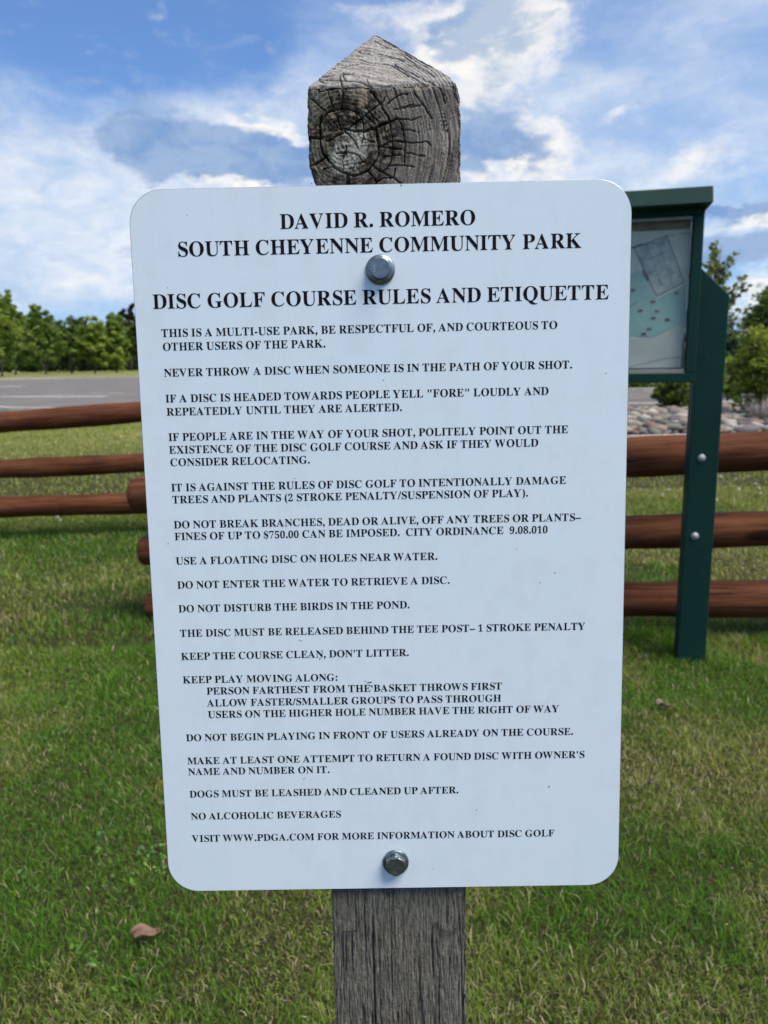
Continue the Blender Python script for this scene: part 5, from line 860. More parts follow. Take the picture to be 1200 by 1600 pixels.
    'Y': ([151,0,151,26,175,28,194,32,210,39,221,47,229,59,235,75,238,95,239,120,239,266,69,576,56,599,44,617,32,630,21,639,16,642,11,644,6,646,1,648,-4,649,-9,651,-15,651,-20,652,-20,678,308,678,308,652,291,652,278,651,267,650,257,647,248,644,241,639,236,633,233,627,232,620,233,612,235,604,239,594,244,583,370,336,496,545,506,563,513,580,518,594,519,607,514,627,500,641,477,649,444,652,439,652,439,678,654,678,654,652,641,650,630,646,619,640,609,632,599,623,590,611,580,598,570,583,399,303,399,120,400,95,404,75,409,59,417,47,428,39,444,32,464,28,488,26,488,0],
          [23,25,24,23,26,25,50,52,51,50,53,52,22,27,23,27,26,23,22,28,27,49,53,50,48,53,49,48,54,53,22,29,28,21,29,22,20,29,21,20,30,29,48,55,54,19,30,20,47,55,48,18,30,19,18,31,30,17,31,18,47,56,55,16,31,17,16,32,31,15,32,16,46,56,47,46,57,56,14,32,15,14,33,32,14,34,33,46,58,57,13,34,14,13,35,34,45,58,46,45,59,58,13,36,35,12,36,13,12,37,36,45,60,59,44,60,45,12,38,37,11,38,12,44,61,60,43,61,44,11,39,38,11,40,39,43,62,61,42,62,43,10,40,11,41,62,42,40,62,41,10,62,40,10,63,62,9,63,10,8,63,9,8,64,63,7,64,8,7,65,64,6,65,7,6,66,65,5,66,6,5,67,66,4,67,5,4,68,67,3,68,4,3,69,68,2,69,3,2,70,69,1,70,2,1,71,70,0,71,1,0,72,71]),
    'Z': ([30,0,30,16,411,640,319,640,287,639,259,636,233,632,211,626,190,617,172,605,155,591,140,575,126,554,114,530,102,503,91,471,66,471,85,678,605,678,605,660,228,43,356,43,405,46,449,55,487,70,520,91,548,119,572,153,591,195,606,244,631,244,606,0],
          [16,11,17,11,10,17,10,9,17,9,8,17,8,7,17,7,6,17,6,5,17,5,18,17,5,4,18,4,19,18,4,3,19,3,2,19,2,20,19,1,20,2,16,12,11,16,13,12,16,14,13,16,15,14,28,30,29,28,31,30,27,31,28,26,31,27,25,31,26,24,31,25,23,31,24,22,31,23,21,31,22,1,21,20,1,31,21,0,31,1]),
    '0': ([280,-10,237,-7,198,2,164,16,135,36,110,61,89,91,71,126,58,165,47,208,40,255,35,305,34,359,35,413,40,463,47,509,58,552,71,591,89,625,110,654,135,679,164,699,199,713,237,721,281,724,322,721,360,713,393,699,422,679,446,654,468,625,486,590,500,552,511,508,519,462,523,412,525,358,523,304,519,254,511,208,500,165,486,126,468,91,446,61,421,36,392,16,359,1,321,-7,280,55,306,60,326,75,342,100,353,135,360,179,366,231,369,290,370,358,369,426,366,485,360,536,353,580,342,615,327,639,306,654,281,659,255,654,235,639,218,615,207,580,199,537,194,485,190,426,189,358,190,290,193,231,199,179,207,135,218,100,234,75,255,60],
          [23,25,24,22,25,23,22,26,25,21,26,22,21,27,26,20,27,21,20,28,27,19,28,20,19,64,28,64,29,28,19,65,64,63,29,64,18,65,19,63,30,29,18,66,65,62,30,63,18,67,66,61,30,62,17,67,18,61,31,30,17,68,67,60,31,61,16,68,17,60,32,31,16,69,68,59,32,60,15,69,16,59,33,32,15,70,69,58,33,59,14,70,15,58,34,33,14,71,70,57,34,58,13,71,14,57,35,34,13,72,71,56,35,57,12,72,13,56,36,35,11,72,12,11,73,72,55,36,56,55,37,36,10,73,11,55,38,37,10,74,73,54,38,55,9,74,10,54,39,38,9,75,74,53,39,54,8,75,9,53,40,39,8,76,75,52,40,53,7,76,8,52,41,40,7,77,76,51,41,52,6,77,7,51,42,41,6,78,77,50,42,51,5,78,6,50,43,42,5,79,78,49,43,50,4,79,5,49,44,43,4,48,79,48,44,49,4,44,48,3,44,4,3,45,44,2,45,3,2,46,45,1,46,2,1,47,46,0,47,1]),
    '1': ([97,0,97,53,179,53,191,54,201,57,210,61,217,67,222,75,226,87,228,101,229,118,229,619,210,597,193,577,176,560,161,544,145,531,130,522,115,517,100,515,88,516,78,520,68,526,59,535,52,546,46,558,43,573,42,589,57,594,74,599,91,606,110,613,129,622,150,634,172,649,196,666,266,718,378,718,378,118,379,103,381,91,384,79,388,70,394,63,403,57,415,54,429,53,510,53,510,0],
          [35,37,36,35,11,37,11,38,37,34,11,35,33,11,34,32,11,33,31,11,32,31,12,11,10,38,11,30,12,31,29,12,30,28,12,29,28,13,12,27,13,28,26,13,27,26,14,13,25,14,26,25,15,14,24,15,25,23,15,24,23,16,15,22,16,23,22,17,16,21,17,22,21,18,17,20,18,21,20,19,18,9,38,10,9,39,38,9,40,39,8,40,9,8,41,40,7,41,8,7,42,41,6,42,7,6,43,42,5,43,6,5,44,43,4,44,5,4,45,44,3,45,4,3,46,45,2,46,3,0,2,1,0,46,2,0,47,46,0,48,47]),
    '2': ([35,0,35,103,183,254,212,285,238,313,260,340,278,365,293,389,306,412,316,435,324,457,330,480,334,503,336,528,337,553,336,580,332,602,325,621,316,637,305,648,291,656,276,661,259,663,235,660,216,652,200,639,188,620,179,595,172,565,168,530,167,490,140,491,115,496,94,503,75,513,59,526,48,543,41,564,39,589,41,607,45,624,53,640,64,656,77,671,94,684,114,695,137,706,163,714,192,719,224,723,259,724,312,721,358,713,397,699,430,680,455,655,473,627,484,594,488,558,487,541,485,524,481,507,476,490,468,473,459,456,447,437,434,418,418,398,400,376,379,352,355,328,328,301,299,271,266,239,230,205,130,110,363,110,378,111,392,115,404,120,416,128,426,138,435,150,441,163,446,179,454,210,513,210,508,0],
          [49,51,50,48,51,49,48,52,51,47,52,48,46,52,47,46,53,52,45,53,46,45,54,53,44,54,45,43,54,44,43,55,54,42,22,43,22,55,43,42,23,22,21,55,22,20,55,21,42,24,23,19,55,20,41,24,42,19,56,55,41,25,24,18,56,19,40,25,41,40,26,25,17,56,18,17,57,56,39,26,40,16,57,17,39,27,26,38,27,39,15,57,16,38,28,27,15,58,57,37,28,38,14,58,15,37,29,28,36,29,37,14,59,58,13,59,14,35,29,36,13,60,59,35,30,29,12,60,13,34,30,35,12,61,60,33,30,34,12,62,61,11,62,12,32,30,33,31,30,32,11,63,62,10,63,11,10,64,63,9,64,10,9,65,64,9,66,65,8,66,9,8,67,66,7,67,8,7,68,67,6,68,7,6,69,68,5,69,6,5,70,69,4,70,5,4,71,70,3,71,4,3,72,71,2,72,3,2,73,72,1,73,2,1,74,73,84,86,85,84,87,86,1,75,74,83,87,84,82,87,83,81,87,82,80,87,81,79,87,80,78,87,79,77,87,78,76,87,77,1,76,75,1,87,76,0,87,1]),
    '3': ([243,-10,207,-9,175,-6,146,0,121,7,98,16,79,27,63,38,51,52,41,65,34,80,29,95,28,110,30,128,34,144,42,157,54,168,67,177,81,183,97,187,113,188,115,158,122,132,132,110,147,92,165,78,186,68,210,62,236,60,252,61,268,63,283,67,297,73,310,81,322,91,333,103,342,118,349,136,355,156,358,180,359,207,356,234,349,259,337,281,319,301,297,317,270,329,239,336,204,338,142,338,142,400,208,400,238,403,264,410,286,423,304,441,318,462,327,487,333,516,335,547,334,573,330,595,323,615,314,632,302,646,288,655,271,661,252,663,235,662,220,657,208,650,198,641,189,628,182,615,177,599,173,583,170,565,168,546,166,527,166,508,137,509,111,513,89,520,70,530,55,542,44,557,38,576,36,597,40,623,50,646,68,668,92,687,123,703,161,715,206,722,257,724,308,721,353,713,392,700,426,682,453,658,473,630,484,598,488,561,485,529,477,499,463,473,444,449,421,427,395,409,366,393,335,381,355,377,375,371,396,363,416,355,436,344,454,331,470,316,485,300,497,280,506,258,511,234,513,206,512,177,507,150,500,125,491,104,478,84,464,66,448,51,430,37,410,25,389,15,366,7,343,1,319,-4,294,-7,269,-9],
          [94,96,95,93,96,94,93,97,96,92,97,93,92,98,97,91,98,92,91,99,98,90,99,91,90,67,99,67,100,99,89,68,90,68,67,90,66,100,67,89,69,68,65,100,66,65,101,100,89,70,69,64,101,65,89,71,70,88,71,89,63,101,64,88,72,71,62,101,63,62,102,101,88,73,72,87,73,88,61,102,62,87,74,73,87,75,74,61,103,102,86,75,87,60,103,61,86,76,75,85,76,86,59,103,60,85,77,76,59,104,103,84,77,85,58,104,59,84,78,77,83,78,84,82,78,83,58,105,104,82,79,78,81,79,82,57,105,58,80,79,81,57,106,105,56,106,57,56,107,106,55,107,56,55,108,107,54,108,55,54,109,108,53,109,54,52,109,53,52,110,109,51,110,52,49,51,50,49,110,51,49,111,110,49,112,111,49,113,112,49,114,113,49,115,114,49,116,115,49,48,116,48,117,116,47,117,48,46,117,47,46,118,117,45,118,46,44,118,45,44,119,118,43,119,44,43,120,119,42,120,43,42,121,120,41,121,42,41,122,121,40,122,41,40,123,122,39,123,40,39,124,123,19,21,20,18,21,19,17,21,18,38,124,39,16,21,17,38,125,124,15,21,16,15,22,21,14,22,15,37,125,38,37,126,125,13,22,14,36,126,37,13,23,22,12,23,13,36,127,126,35,127,36,12,24,23,11,24,12,35,128,127,34,128,35,10,24,11,10,25,24,33,128,34,33,129,128,32,129,33,9,25,10,9,26,25,31,129,32,9,27,26,30,129,31,30,130,129,8,27,9,29,130,30,8,28,27,28,130,29,8,130,28,7,130,8,7,131,130,6,131,7,6,132,131,5,132,6,5,133,132,4,133,5,4,134,133,4,135,134,3,135,4,3,136,135,2,136,3,2,137,136,1,137,2,1,138,137,0,138,1]),
    '4': ([180,0,180,53,208,53,224,54,240,56,253,60,266,66,277,74,284,87,289,104,290,125,290,186,13,186,13,247,297,714,436,714,436,252,540,252,540,186,436,186,436,125,438,104,442,87,450,74,460,66,473,60,487,56,502,54,518,53,531,53,531,0,83,252,290,252,290,427,290,449,290,473,291,497,292,522,292,547,294,572,295,596,297,619,294,613,291,605,286,597,282,587,276,577,271,566,265,556,259,545,252,533,246,523,241,513,235,503,230,494,225,487,221,480,218,475],
          [13,41,14,41,15,14,41,16,15,13,42,41,40,16,41,13,43,42,13,44,43,13,45,44,39,16,40,13,46,45,13,47,46,38,16,39,13,48,47,13,49,48,37,16,38,13,50,49,13,51,50,13,52,51,36,16,37,13,53,52,13,54,53,35,16,36,13,55,54,13,56,55,13,57,56,13,31,57,34,16,35,33,16,34,32,16,33,13,32,31,13,16,32,13,17,16,13,18,17,12,18,13,11,18,12,10,19,11,19,18,11,10,20,19,9,20,10,9,21,20,8,21,9,8,22,21,7,22,8,7,23,22,6,23,7,6,24,23,5,24,6,5,25,24,4,25,5,4,26,25,3,26,4,3,27,26,2,27,3,2,28,27,0,2,1,0,28,2,0,29,28,0,30,29]),
    '5': ([245,-10,209,-9,178,-6,149,0,125,8,104,17,86,28,72,39,60,53,51,66,45,81,41,96,40,111,41,127,46,142,52,153,62,163,74,170,88,176,103,179,120,180,121,166,123,152,126,138,131,124,137,111,144,99,154,88,165,78,178,70,193,65,211,61,230,60,246,61,262,64,277,68,291,75,304,83,316,94,327,108,336,124,343,143,349,166,352,191,353,220,351,255,344,285,333,311,318,332,298,347,275,359,248,366,217,368,199,368,182,367,167,365,154,363,142,360,130,357,118,353,106,350,60,368,92,714,470,714,475,532,418,532,410,566,408,575,405,582,401,589,397,594,392,598,384,602,375,603,364,604,156,604,140,419,149,422,160,425,173,427,188,430,203,431,219,433,234,434,250,434,305,431,355,421,398,404,436,381,467,350,489,314,502,270,506,220,505,189,500,160,493,134,483,111,470,90,455,71,439,55,421,41,401,28,380,18,359,9,336,2,313,-3,290,-7,268,-9],
          [61,75,62,75,63,62,75,74,63,74,73,63,73,72,63,72,71,63,71,64,63,61,76,75,70,64,71,69,64,70,68,64,69,67,64,68,66,64,67,65,64,66,83,85,84,82,85,83,81,85,82,80,85,81,80,86,85,79,86,80,78,86,79,77,86,78,76,86,77,76,87,86,61,87,76,61,88,87,61,52,88,52,89,88,60,59,61,59,58,61,58,57,61,57,56,61,56,55,61,55,54,61,54,53,61,53,52,61,51,89,52,50,89,51,49,89,50,49,90,89,48,90,49,47,90,48,47,91,90,46,91,47,45,91,46,45,92,91,44,92,45,43,92,44,43,93,92,42,93,43,42,94,93,19,21,20,18,21,19,17,21,18,16,21,17,16,22,21,41,94,42,15,22,16,41,95,94,14,22,15,14,23,22,40,95,41,13,23,14,13,24,23,40,96,95,12,24,13,12,25,24,39,96,40,11,25,12,39,97,96,11,26,25,38,97,39,11,27,26,10,27,11,37,97,38,37,98,97,10,28,27,36,98,37,9,28,10,9,29,28,35,98,36,35,99,98,9,30,29,34,99,35,8,30,9,8,31,30,33,99,34,8,32,31,32,99,33,8,99,32,8,100,99,7,100,8,7,101,100,6,101,7,6,102,101,5,102,6,5,103,102,4,103,5,4,104,103,3,104,4,3,105,104,2,105,3,2,106,105,1,106,2,1,107,106,0,107,1]),
    '6': ([293,-10,257,-8,224,-1,192,11,163,27,137,47,113,73,93,103,76,139,62,179,53,224,47,275,45,330,46,371,49,410,55,448,62,485,72,519,84,552,99,582,115,610,134,635,155,657,178,677,204,694,232,707,263,716,295,722,330,724,361,723,388,720,413,715,434,709,451,700,467,691,479,680,490,668,497,655,503,642,506,628,507,614,505,599,500,585,492,572,480,560,464,549,443,542,418,537,387,536,387,551,386,566,384,581,382,596,378,610,374,623,368,635,362,646,354,654,345,660,334,664,321,665,293,661,268,648,246,626,227,597,211,559,199,513,191,461,186,401,197,408,209,414,224,421,240,427,257,432,277,435,300,437,324,438,367,435,406,424,440,407,470,384,493,354,510,318,521,277,524,231,520,180,509,134,491,93,466,57,433,28,393,7,347,-6,296,56,314,58,330,66,344,78,357,96,366,118,373,147,378,181,379,221,377,259,373,291,365,318,355,340,341,356,325,368,307,375,287,377,273,376,259,373,245,368,230,362,215,354,203,346,194,337,186,329,188,262,195,205,205,158,219,121,235,92,254,72,274,60],
          [27,29,28,27,30,29,26,30,27,26,31,30,25,31,26,25,32,31,25,33,32,24,33,25,24,34,33,23,34,24,23,35,34,23,36,35,22,60,23,60,36,23,60,37,36,22,61,60,59,37,60,58,37,59,22,62,61,57,37,58,21,62,22,57,38,37,56,38,57,21,63,62,55,38,56,55,39,38,54,39,55,20,63,21,54,40,39,20,64,63,53,40,54,53,41,40,52,41,53,19,64,20,52,42,41,19,65,64,51,42,52,51,43,42,18,65,19,50,43,51,50,44,43,49,44,50,49,45,44,18,66,65,17,66,18,48,45,49,48,46,45,48,47,46,16,66,17,16,67,66,15,67,16,15,68,67,14,68,15,75,77,76,74,77,75,73,77,74,73,78,77,72,78,73,71,78,72,71,79,78,70,79,71,69,79,70,13,68,14,68,79,69,68,80,79,13,80,68,13,108,80,108,81,80,13,109,108,107,81,108,13,110,109,106,81,107,13,111,110,12,111,13,12,112,111,105,81,106,12,113,112,104,81,105,12,114,113,104,82,81,12,115,114,103,82,104,12,116,115,11,116,12,11,117,116,103,83,82,102,83,103,101,83,102,101,84,83,10,117,11,10,118,117,100,84,101,100,85,84,9,118,10,99,85,100,9,119,118,98,85,99,98,86,85,8,119,9,8,120,119,97,86,98,7,120,8,97,87,86,7,121,120,96,87,97,6,121,7,95,87,96,95,88,87,6,122,121,94,88,95,5,122,6,5,123,122,93,88,94,5,92,123,92,88,93,92,89,88,5,89,92,4,89,5,4,90,89,3,90,4,2,90,3,2,91,90,1,91,2,1,0,91]),
    '7': ([165,0,431,605,168,605,145,602,127,592,116,576,110,554,104,504,44,504,49,714,526,714,526,665,250,0],
          [8,4,9,4,3,9,3,10,9,3,11,10,3,2,11,2,1,11,1,12,11,0,12,1,8,5,4,8,6,5,8,7,6]),
    '8': ([273,-10,233,-8,197,-4,165,5,136,16,111,30,89,46,71,65,56,86,45,108,37,131,32,156,30,182,33,213,40,241,53,266,71,288,92,307,117,326,146,344,177,361,149,379,124,398,103,419,85,440,71,463,61,488,55,514,53,542,54,565,59,588,65,609,75,631,88,650,104,668,124,684,148,698,176,709,208,718,244,722,285,724,335,721,378,712,414,696,445,675,468,648,485,618,495,585,498,549,496,521,489,495,477,473,462,454,442,437,419,420,392,403,363,387,405,365,440,343,469,320,491,297,508,273,520,247,527,219,529,189,525,145,512,105,491,71,462,43,424,20,381,3,330,-7,302,421,319,432,334,444,346,458,356,472,363,488,368,507,371,528,372,551,371,565,369,579,366,593,362,606,356,618,349,630,340,640,331,649,320,656,307,662,294,665,279,666,260,664,243,658,228,648,216,634,206,617,200,598,195,577,194,554,196,529,201,508,210,489,222,474,238,460,256,446,278,433,278,47,302,49,324,56,343,67,360,82,373,101,382,122,388,146,390,172,388,195,381,217,371,236,356,254,336,270,310,287,280,304,244,321,228,309,213,296,199,281,188,265,178,247,171,226,166,203,165,178,167,150,173,125,182,103,196,84,213,68,232,56,254,49],
          [39,41,40,38,41,39,38,42,41,37,42,38,37,43,42,36,43,37,35,43,36,35,44,43,34,44,35,34,92,44,92,91,44,91,45,44,33,92,34,33,93,92,90,45,91,33,94,93,89,45,90,33,95,94,88,45,89,32,95,33,87,45,88,87,46,45,32,96,95,86,46,87,32,97,96,31,97,32,85,46,86,84,46,85,84,47,46,31,98,97,30,98,31,83,47,84,30,99,98,82,47,83,29,99,30,82,48,47,81,48,82,29,100,99,80,48,81,28,100,29,28,101,100,79,48,80,79,49,48,27,101,28,27,102,101,78,49,79,78,50,49,26,102,27,26,103,102,77,50,78,77,51,50,26,104,103,76,51,77,25,104,26,25,105,104,76,52,51,75,52,76,24,105,25,24,106,105,74,52,75,74,53,52,24,107,106,73,53,74,23,107,24,73,54,53,23,72,107,72,54,73,23,54,72,23,55,54,22,55,23,22,56,55,21,56,22,21,57,56,20,57,21,20,58,57,19,58,20,18,58,19,18,59,58,17,124,18,124,59,18,17,125,124,123,59,124,123,60,59,17,126,125,16,126,17,122,60,123,122,61,60,16,127,126,15,127,16,121,61,122,15,128,127,121,62,61,120,62,121,14,128,15,14,129,128,119,62,120,14,130,129,119,63,62,13,130,14,118,63,119,13,131,130,118,64,63,117,64,118,12,131,13,12,132,131,116,64,117,116,65,64,11,132,12,11,133,132,115,65,116,10,133,11,10,134,133,114,65,115,114,66,65,9,134,10,9,135,134,113,66,114,8,135,9,113,67,66,8,136,135,112,67,113,7,136,8,7,137,136,111,67,112,111,68,67,7,138,137,110,68,111,6,138,7,6,139,138,109,68,110,6,108,139,108,68,109,6,68,108,5,68,6,5,69,68,4,69,5,4,70,69,3,70,4,2,70,3,2,71,70,1,71,2,1,0,71]),
    '9': ([227,-10,199,-9,173,-6,151,-1,131,7,114,15,100,25,88,37,79,49,72,62,67,76,64,89,63,103,64,114,66,123,70,132,75,140,82,147,90,153,100,157,112,160,120,138,130,119,141,100,154,84,169,70,188,61,208,55,232,53,290,71,332,126,360,216,373,343,361,329,348,316,333,305,316,295,298,286,277,280,255,276,231,275,190,278,153,288,119,305,90,328,66,358,49,393,38,435,35,482,37,517,42,550,50,580,62,609,78,634,96,657,117,677,142,694,168,707,198,716,230,722,264,724,299,722,333,715,364,704,393,689,420,669,443,644,464,615,482,580,496,540,506,495,512,444,514,388,513,348,510,308,505,270,498,234,489,198,477,166,464,135,448,107,429,81,408,58,385,38,359,21,330,7,298,-2,264,-8,274,347,291,348,307,352,321,357,334,366,346,375,356,387,365,400,373,414,371,474,365,524,356,566,344,600,329,625,312,643,292,653,270,657,250,654,232,646,216,633,204,615,193,591,186,562,181,527,180,488,186,426,204,382,233,356],
          [59,61,60,58,61,59,58,62,61,57,62,58,57,63,62,56,63,57,56,64,63,55,64,56,55,65,64,54,65,55,54,104,65,104,66,65,53,104,54,53,105,104,103,66,104,53,106,105,102,66,103,53,107,106,102,67,66,101,67,102,52,107,53,52,108,107,100,67,101,100,68,67,52,109,108,51,109,52,99,68,100,51,110,109,50,110,51,99,69,68,98,69,99,50,111,110,49,111,50,98,70,69,49,112,111,97,70,98,48,112,49,97,71,70,48,113,112,47,113,48,96,71,97,96,72,71,46,113,47,46,114,113,95,72,96,94,72,95,45,114,46,94,73,72,93,73,94,45,115,114,92,73,93,91,73,92,44,115,45,90,73,91,44,88,115,89,73,90,88,73,89,88,32,73,32,74,73,44,32,88,44,33,32,31,74,32,44,34,33,43,34,44,43,35,34,31,75,74,43,36,35,42,36,43,42,37,36,41,37,42,41,38,37,41,39,38,40,39,41,31,76,75,31,77,76,30,77,31,30,78,77,30,79,78,19,21,20,18,21,19,17,21,18,16,21,17,15,21,16,15,22,21,30,80,79,14,22,15,29,80,30,13,22,14,13,23,22,12,23,13,29,81,80,11,23,12,11,24,23,10,24,11,10,25,24,29,82,81,9,25,10,28,82,29,9,26,25,8,26,9,8,27,26,28,83,82,8,28,27,8,83,28,7,83,8,7,84,83,6,84,7,5,84,6,5,85,84,4,85,5,4,86,85,3,86,4,2,86,3,2,87,86,1,87,2,1,0,87])}
GLYPHS = {c: (np.array(a).reshape(-1, 2), np.array(b).reshape(-1, 3).tolist()) for c, (a, b) in OUTLINES.items()}
ADV = dict(zip("ABCDEFGHIJKLMNOPQRSTUVWXYZ", [722,667,722,722,667,611,778,778,389,500,778,667,944,722,778,611,778,722,556,667,722,722,1000,722,722,667]))
GL = {}
for ch, (vs, ts) in GLYPHS.items():
    a = np.array(vs, float)
    if ch.isdigit(): a[:, 0] = (a[:, 0]-5)*.885; a[:, 1] *= .955; ADV[ch] = 500
    GL[ch] = (a, [list(t) for t in ts])
def fan(pts): return (np.array(pts, float), [[0, i, i+1] for i in range(1, len(pts)-1)])
def rect(x0, y0, x1, y1): return fan([(x0, y0), (x1, y0), (x1, y1), (x0, y1)])
def join(*g):
    V, T_ = [], []; k0 = 0
    for v, t in g: V.append(v); T_ += [[i+k0 for i in q] for q in t]; k0 += len(v)
    return np.concatenate(V), T_
def disc(x, y, r_): return fan([(x+r_*cos(2*pi*i/16), y+r_*sin(2*pi*i/16)) for i in range(16)])
def band(outer, inner):
    n = len(outer); return (np.array(outer+inner, float), [[i, i+1, n+i+1] for i in range(n-1)]+[[i, n+i+1, n+i] for i in range(n-1)])
GL['.'] = disc(125, 72, 86); GL[':'] = join(disc(166, 72, 86), disc(166, 400, 86))
GL[','] = join(disc(118, 72, 84), fan([(192, 108), (204, 40), (180, -60), (120, -130), (52, -172), (40, -152), (100, -112), (132, -50), (134, 10), (110, 40)]))
GL['-'] = rect(44, 171, 287, 287); GL['–'] = rect(0, 181, 500, 271)
tick = lambda x: fan([(x, 690), (x-62, 655), (x-58, 560), (x-22, 404), (x+22, 404), (x+58, 560), (x+62, 655)])
GL["'"] = tick(139); GL['"'] = join(tick(168), tick(388))
GL['/'] = fan([(-24, -19), (70, -19), (302, 691), (208, 691)])
ths = [pi/2+ (pi*(i/14)) for i in range(15)]
GL['('] = band([(306+260*cos(t), 261+433*sin(t)) for t in ths], [(306+120*cos(t), 261+418*sin(t)) for t in ths])
GL[')'] = (np.array([(333-x, y) for x, y in GL['('][0]]), GL['('][1])
sv = GL['S'][0].copy(); sv[:, 0] = (sv[:, 0]-300)*.86+250; sv[:, 1] = (sv[:, 1]-339)*.92+339
GL['$'] = join((sv, GL['S'][1]), rect(226, -99, 274, 30), rect(226, 640, 274, 750), rect(226, 200, 274, 500))
ADV.update({' ': 250, '.': 250, ',': 250, '-': 333, '–': 500, "'": 278, '"': 555, '(': 333, ')': 333, '/': 278, ':': 333, '$': 500})
LINES = [
    ('DAVID R. ROMERO', -60.8, 203.8),
    ('SOUTH CHEYENNE COMMUNITY PARK', -124.1, 188.9),
    ('DISC GOLF COURSE RULES AND ETIQUETTE', -140.9, 158.1),
    ('THIS IS A MULTI-USE PARK, BE RESPECTFUL OF, AND COURTEOUS TO', -136.6, 141.0),
    ('OTHER USERS OF THE PARK.', -136.3, 132.7),
    ('NEVER THROW A DISC WHEN SOMEONE IS IN THE PATH OF YOUR SHOT.', -136.4, 116.8),
    ('IF A DISC IS HEADED TOWARDS PEOPLE YELL "FORE" LOUDLY AND', -136.3, 100.9),
    ('REPEATEDLY UNTIL THEY ARE ALERTED.', -136.1, 92.7),
    ('IF PEOPLE ARE IN THE WAY OF YOUR SHOT, POLITELY POINT OUT THE', -135.8, 76.9),
    ('EXISTENCE OF THE DISC GOLF COURSE AND ASK IF THEY WOULD', -135.9, 68.9),
    ('CONSIDER RELOCATING.', -135.6, 61.0),
    ('IT IS AGAINST THE RULES OF DISC GOLF TO INTENTIONALLY DAMAGE', -135.8, 45.0),
    ('TREES AND PLANTS (2 STROKE PENALTY/SUSPENSION OF PLAY).', -135.5, 37.3),
    ('DO NOT BREAK BRANCHES, DEAD OR ALIVE, OFF ANY TREES OR PLANTS–', -135.5, 21.2),
    ('FINES OF UP TO $750.00 CAN BE IMPOSED.  CITY ORDINANCE  9.08.010', -135.4, 13.6),
    ('USE A FLOATING DISC ON HOLES NEAR WATER.', -135.5, -2.3),
    ('DO NOT ENTER THE WATER TO RETRIEVE A DISC.', -135.4, -18.1),
    ('DO NOT DISTURB THE BIRDS IN THE POND.', -135.5, -33.8),
    ('THE DISC MUST BE RELEASED BEHIND THE TEE POST– 1 STROKE PENALTY', -135.3, -50.2),
    ("KEEP THE COURSE CLEAN, DON'T LITTER.", -135.5, -65.7),
    ('KEEP PLAY MOVING ALONG:', -135.2, -81.6),
    ('PERSON FARTHEST FROM THE BASKET THROWS FIRST', -120.0, -89.5),
    ('ALLOW FASTER/SMALLER GROUPS TO PASS THROUGH', -120.0, -97.7),
    ('USERS ON THE HIGHER HOLE NUMBER HAVE THE RIGHT OF WAY', -119.9, -105.6),
    ('DO NOT BEGIN PLAYING IN FRONT OF USERS ALREADY ON THE COURSE.', -135.2, -121.4),
    ("MAKE AT LEAST ONE ATTEMPT TO RETURN A FOUND DISC WITH OWNER'S", -135.2, -137.5),
    ('NAME AND NUMBER ON IT.', -135.1, -145.1),
    ('DOGS MUST BE LEASHED AND CLEANED UP AFTER.', -135.0, -160.9),
    ('NO ALCOHOLIC BEVERAGES', -134.9, -176.7),
    ('VISIT WWW.PDGA.COM FOR MORE INFORMATION ABOUT DISC GOLF', -134.8, -192.6)]      # text, left edge mm, baseline mm above the centre of the panel
inkm = simple('black_vinyl', [(.3, (.004, .004, .007)), (.7, (.008, .008, .012))], 200, .7, .05, .0002, None, .1)
for i, (txt, x0, z0) in enumerate(LINES):
    em = 12.74 if i < 3 else 7.032
    x0 = x0-.02*em
    V, T_ = [], []; k0 = 0; xx = x0
    for ch in txt:
        if ch in GL:
            a, ts = GL[ch]; V.append(np.stack([(xx+a[:, 0]*em/1000)/1000, np.full(len(a), -.00013), (z0+a[:, 1]*em/1000)/1000], 1)); T_ += [[q+k0 for q in t] for t in ts]; k0 += len(a)
        xx += ADV[ch]*em/1000
    fast_mesh('text_line', np.concatenate(V), np.array(T_), inkm, panel)
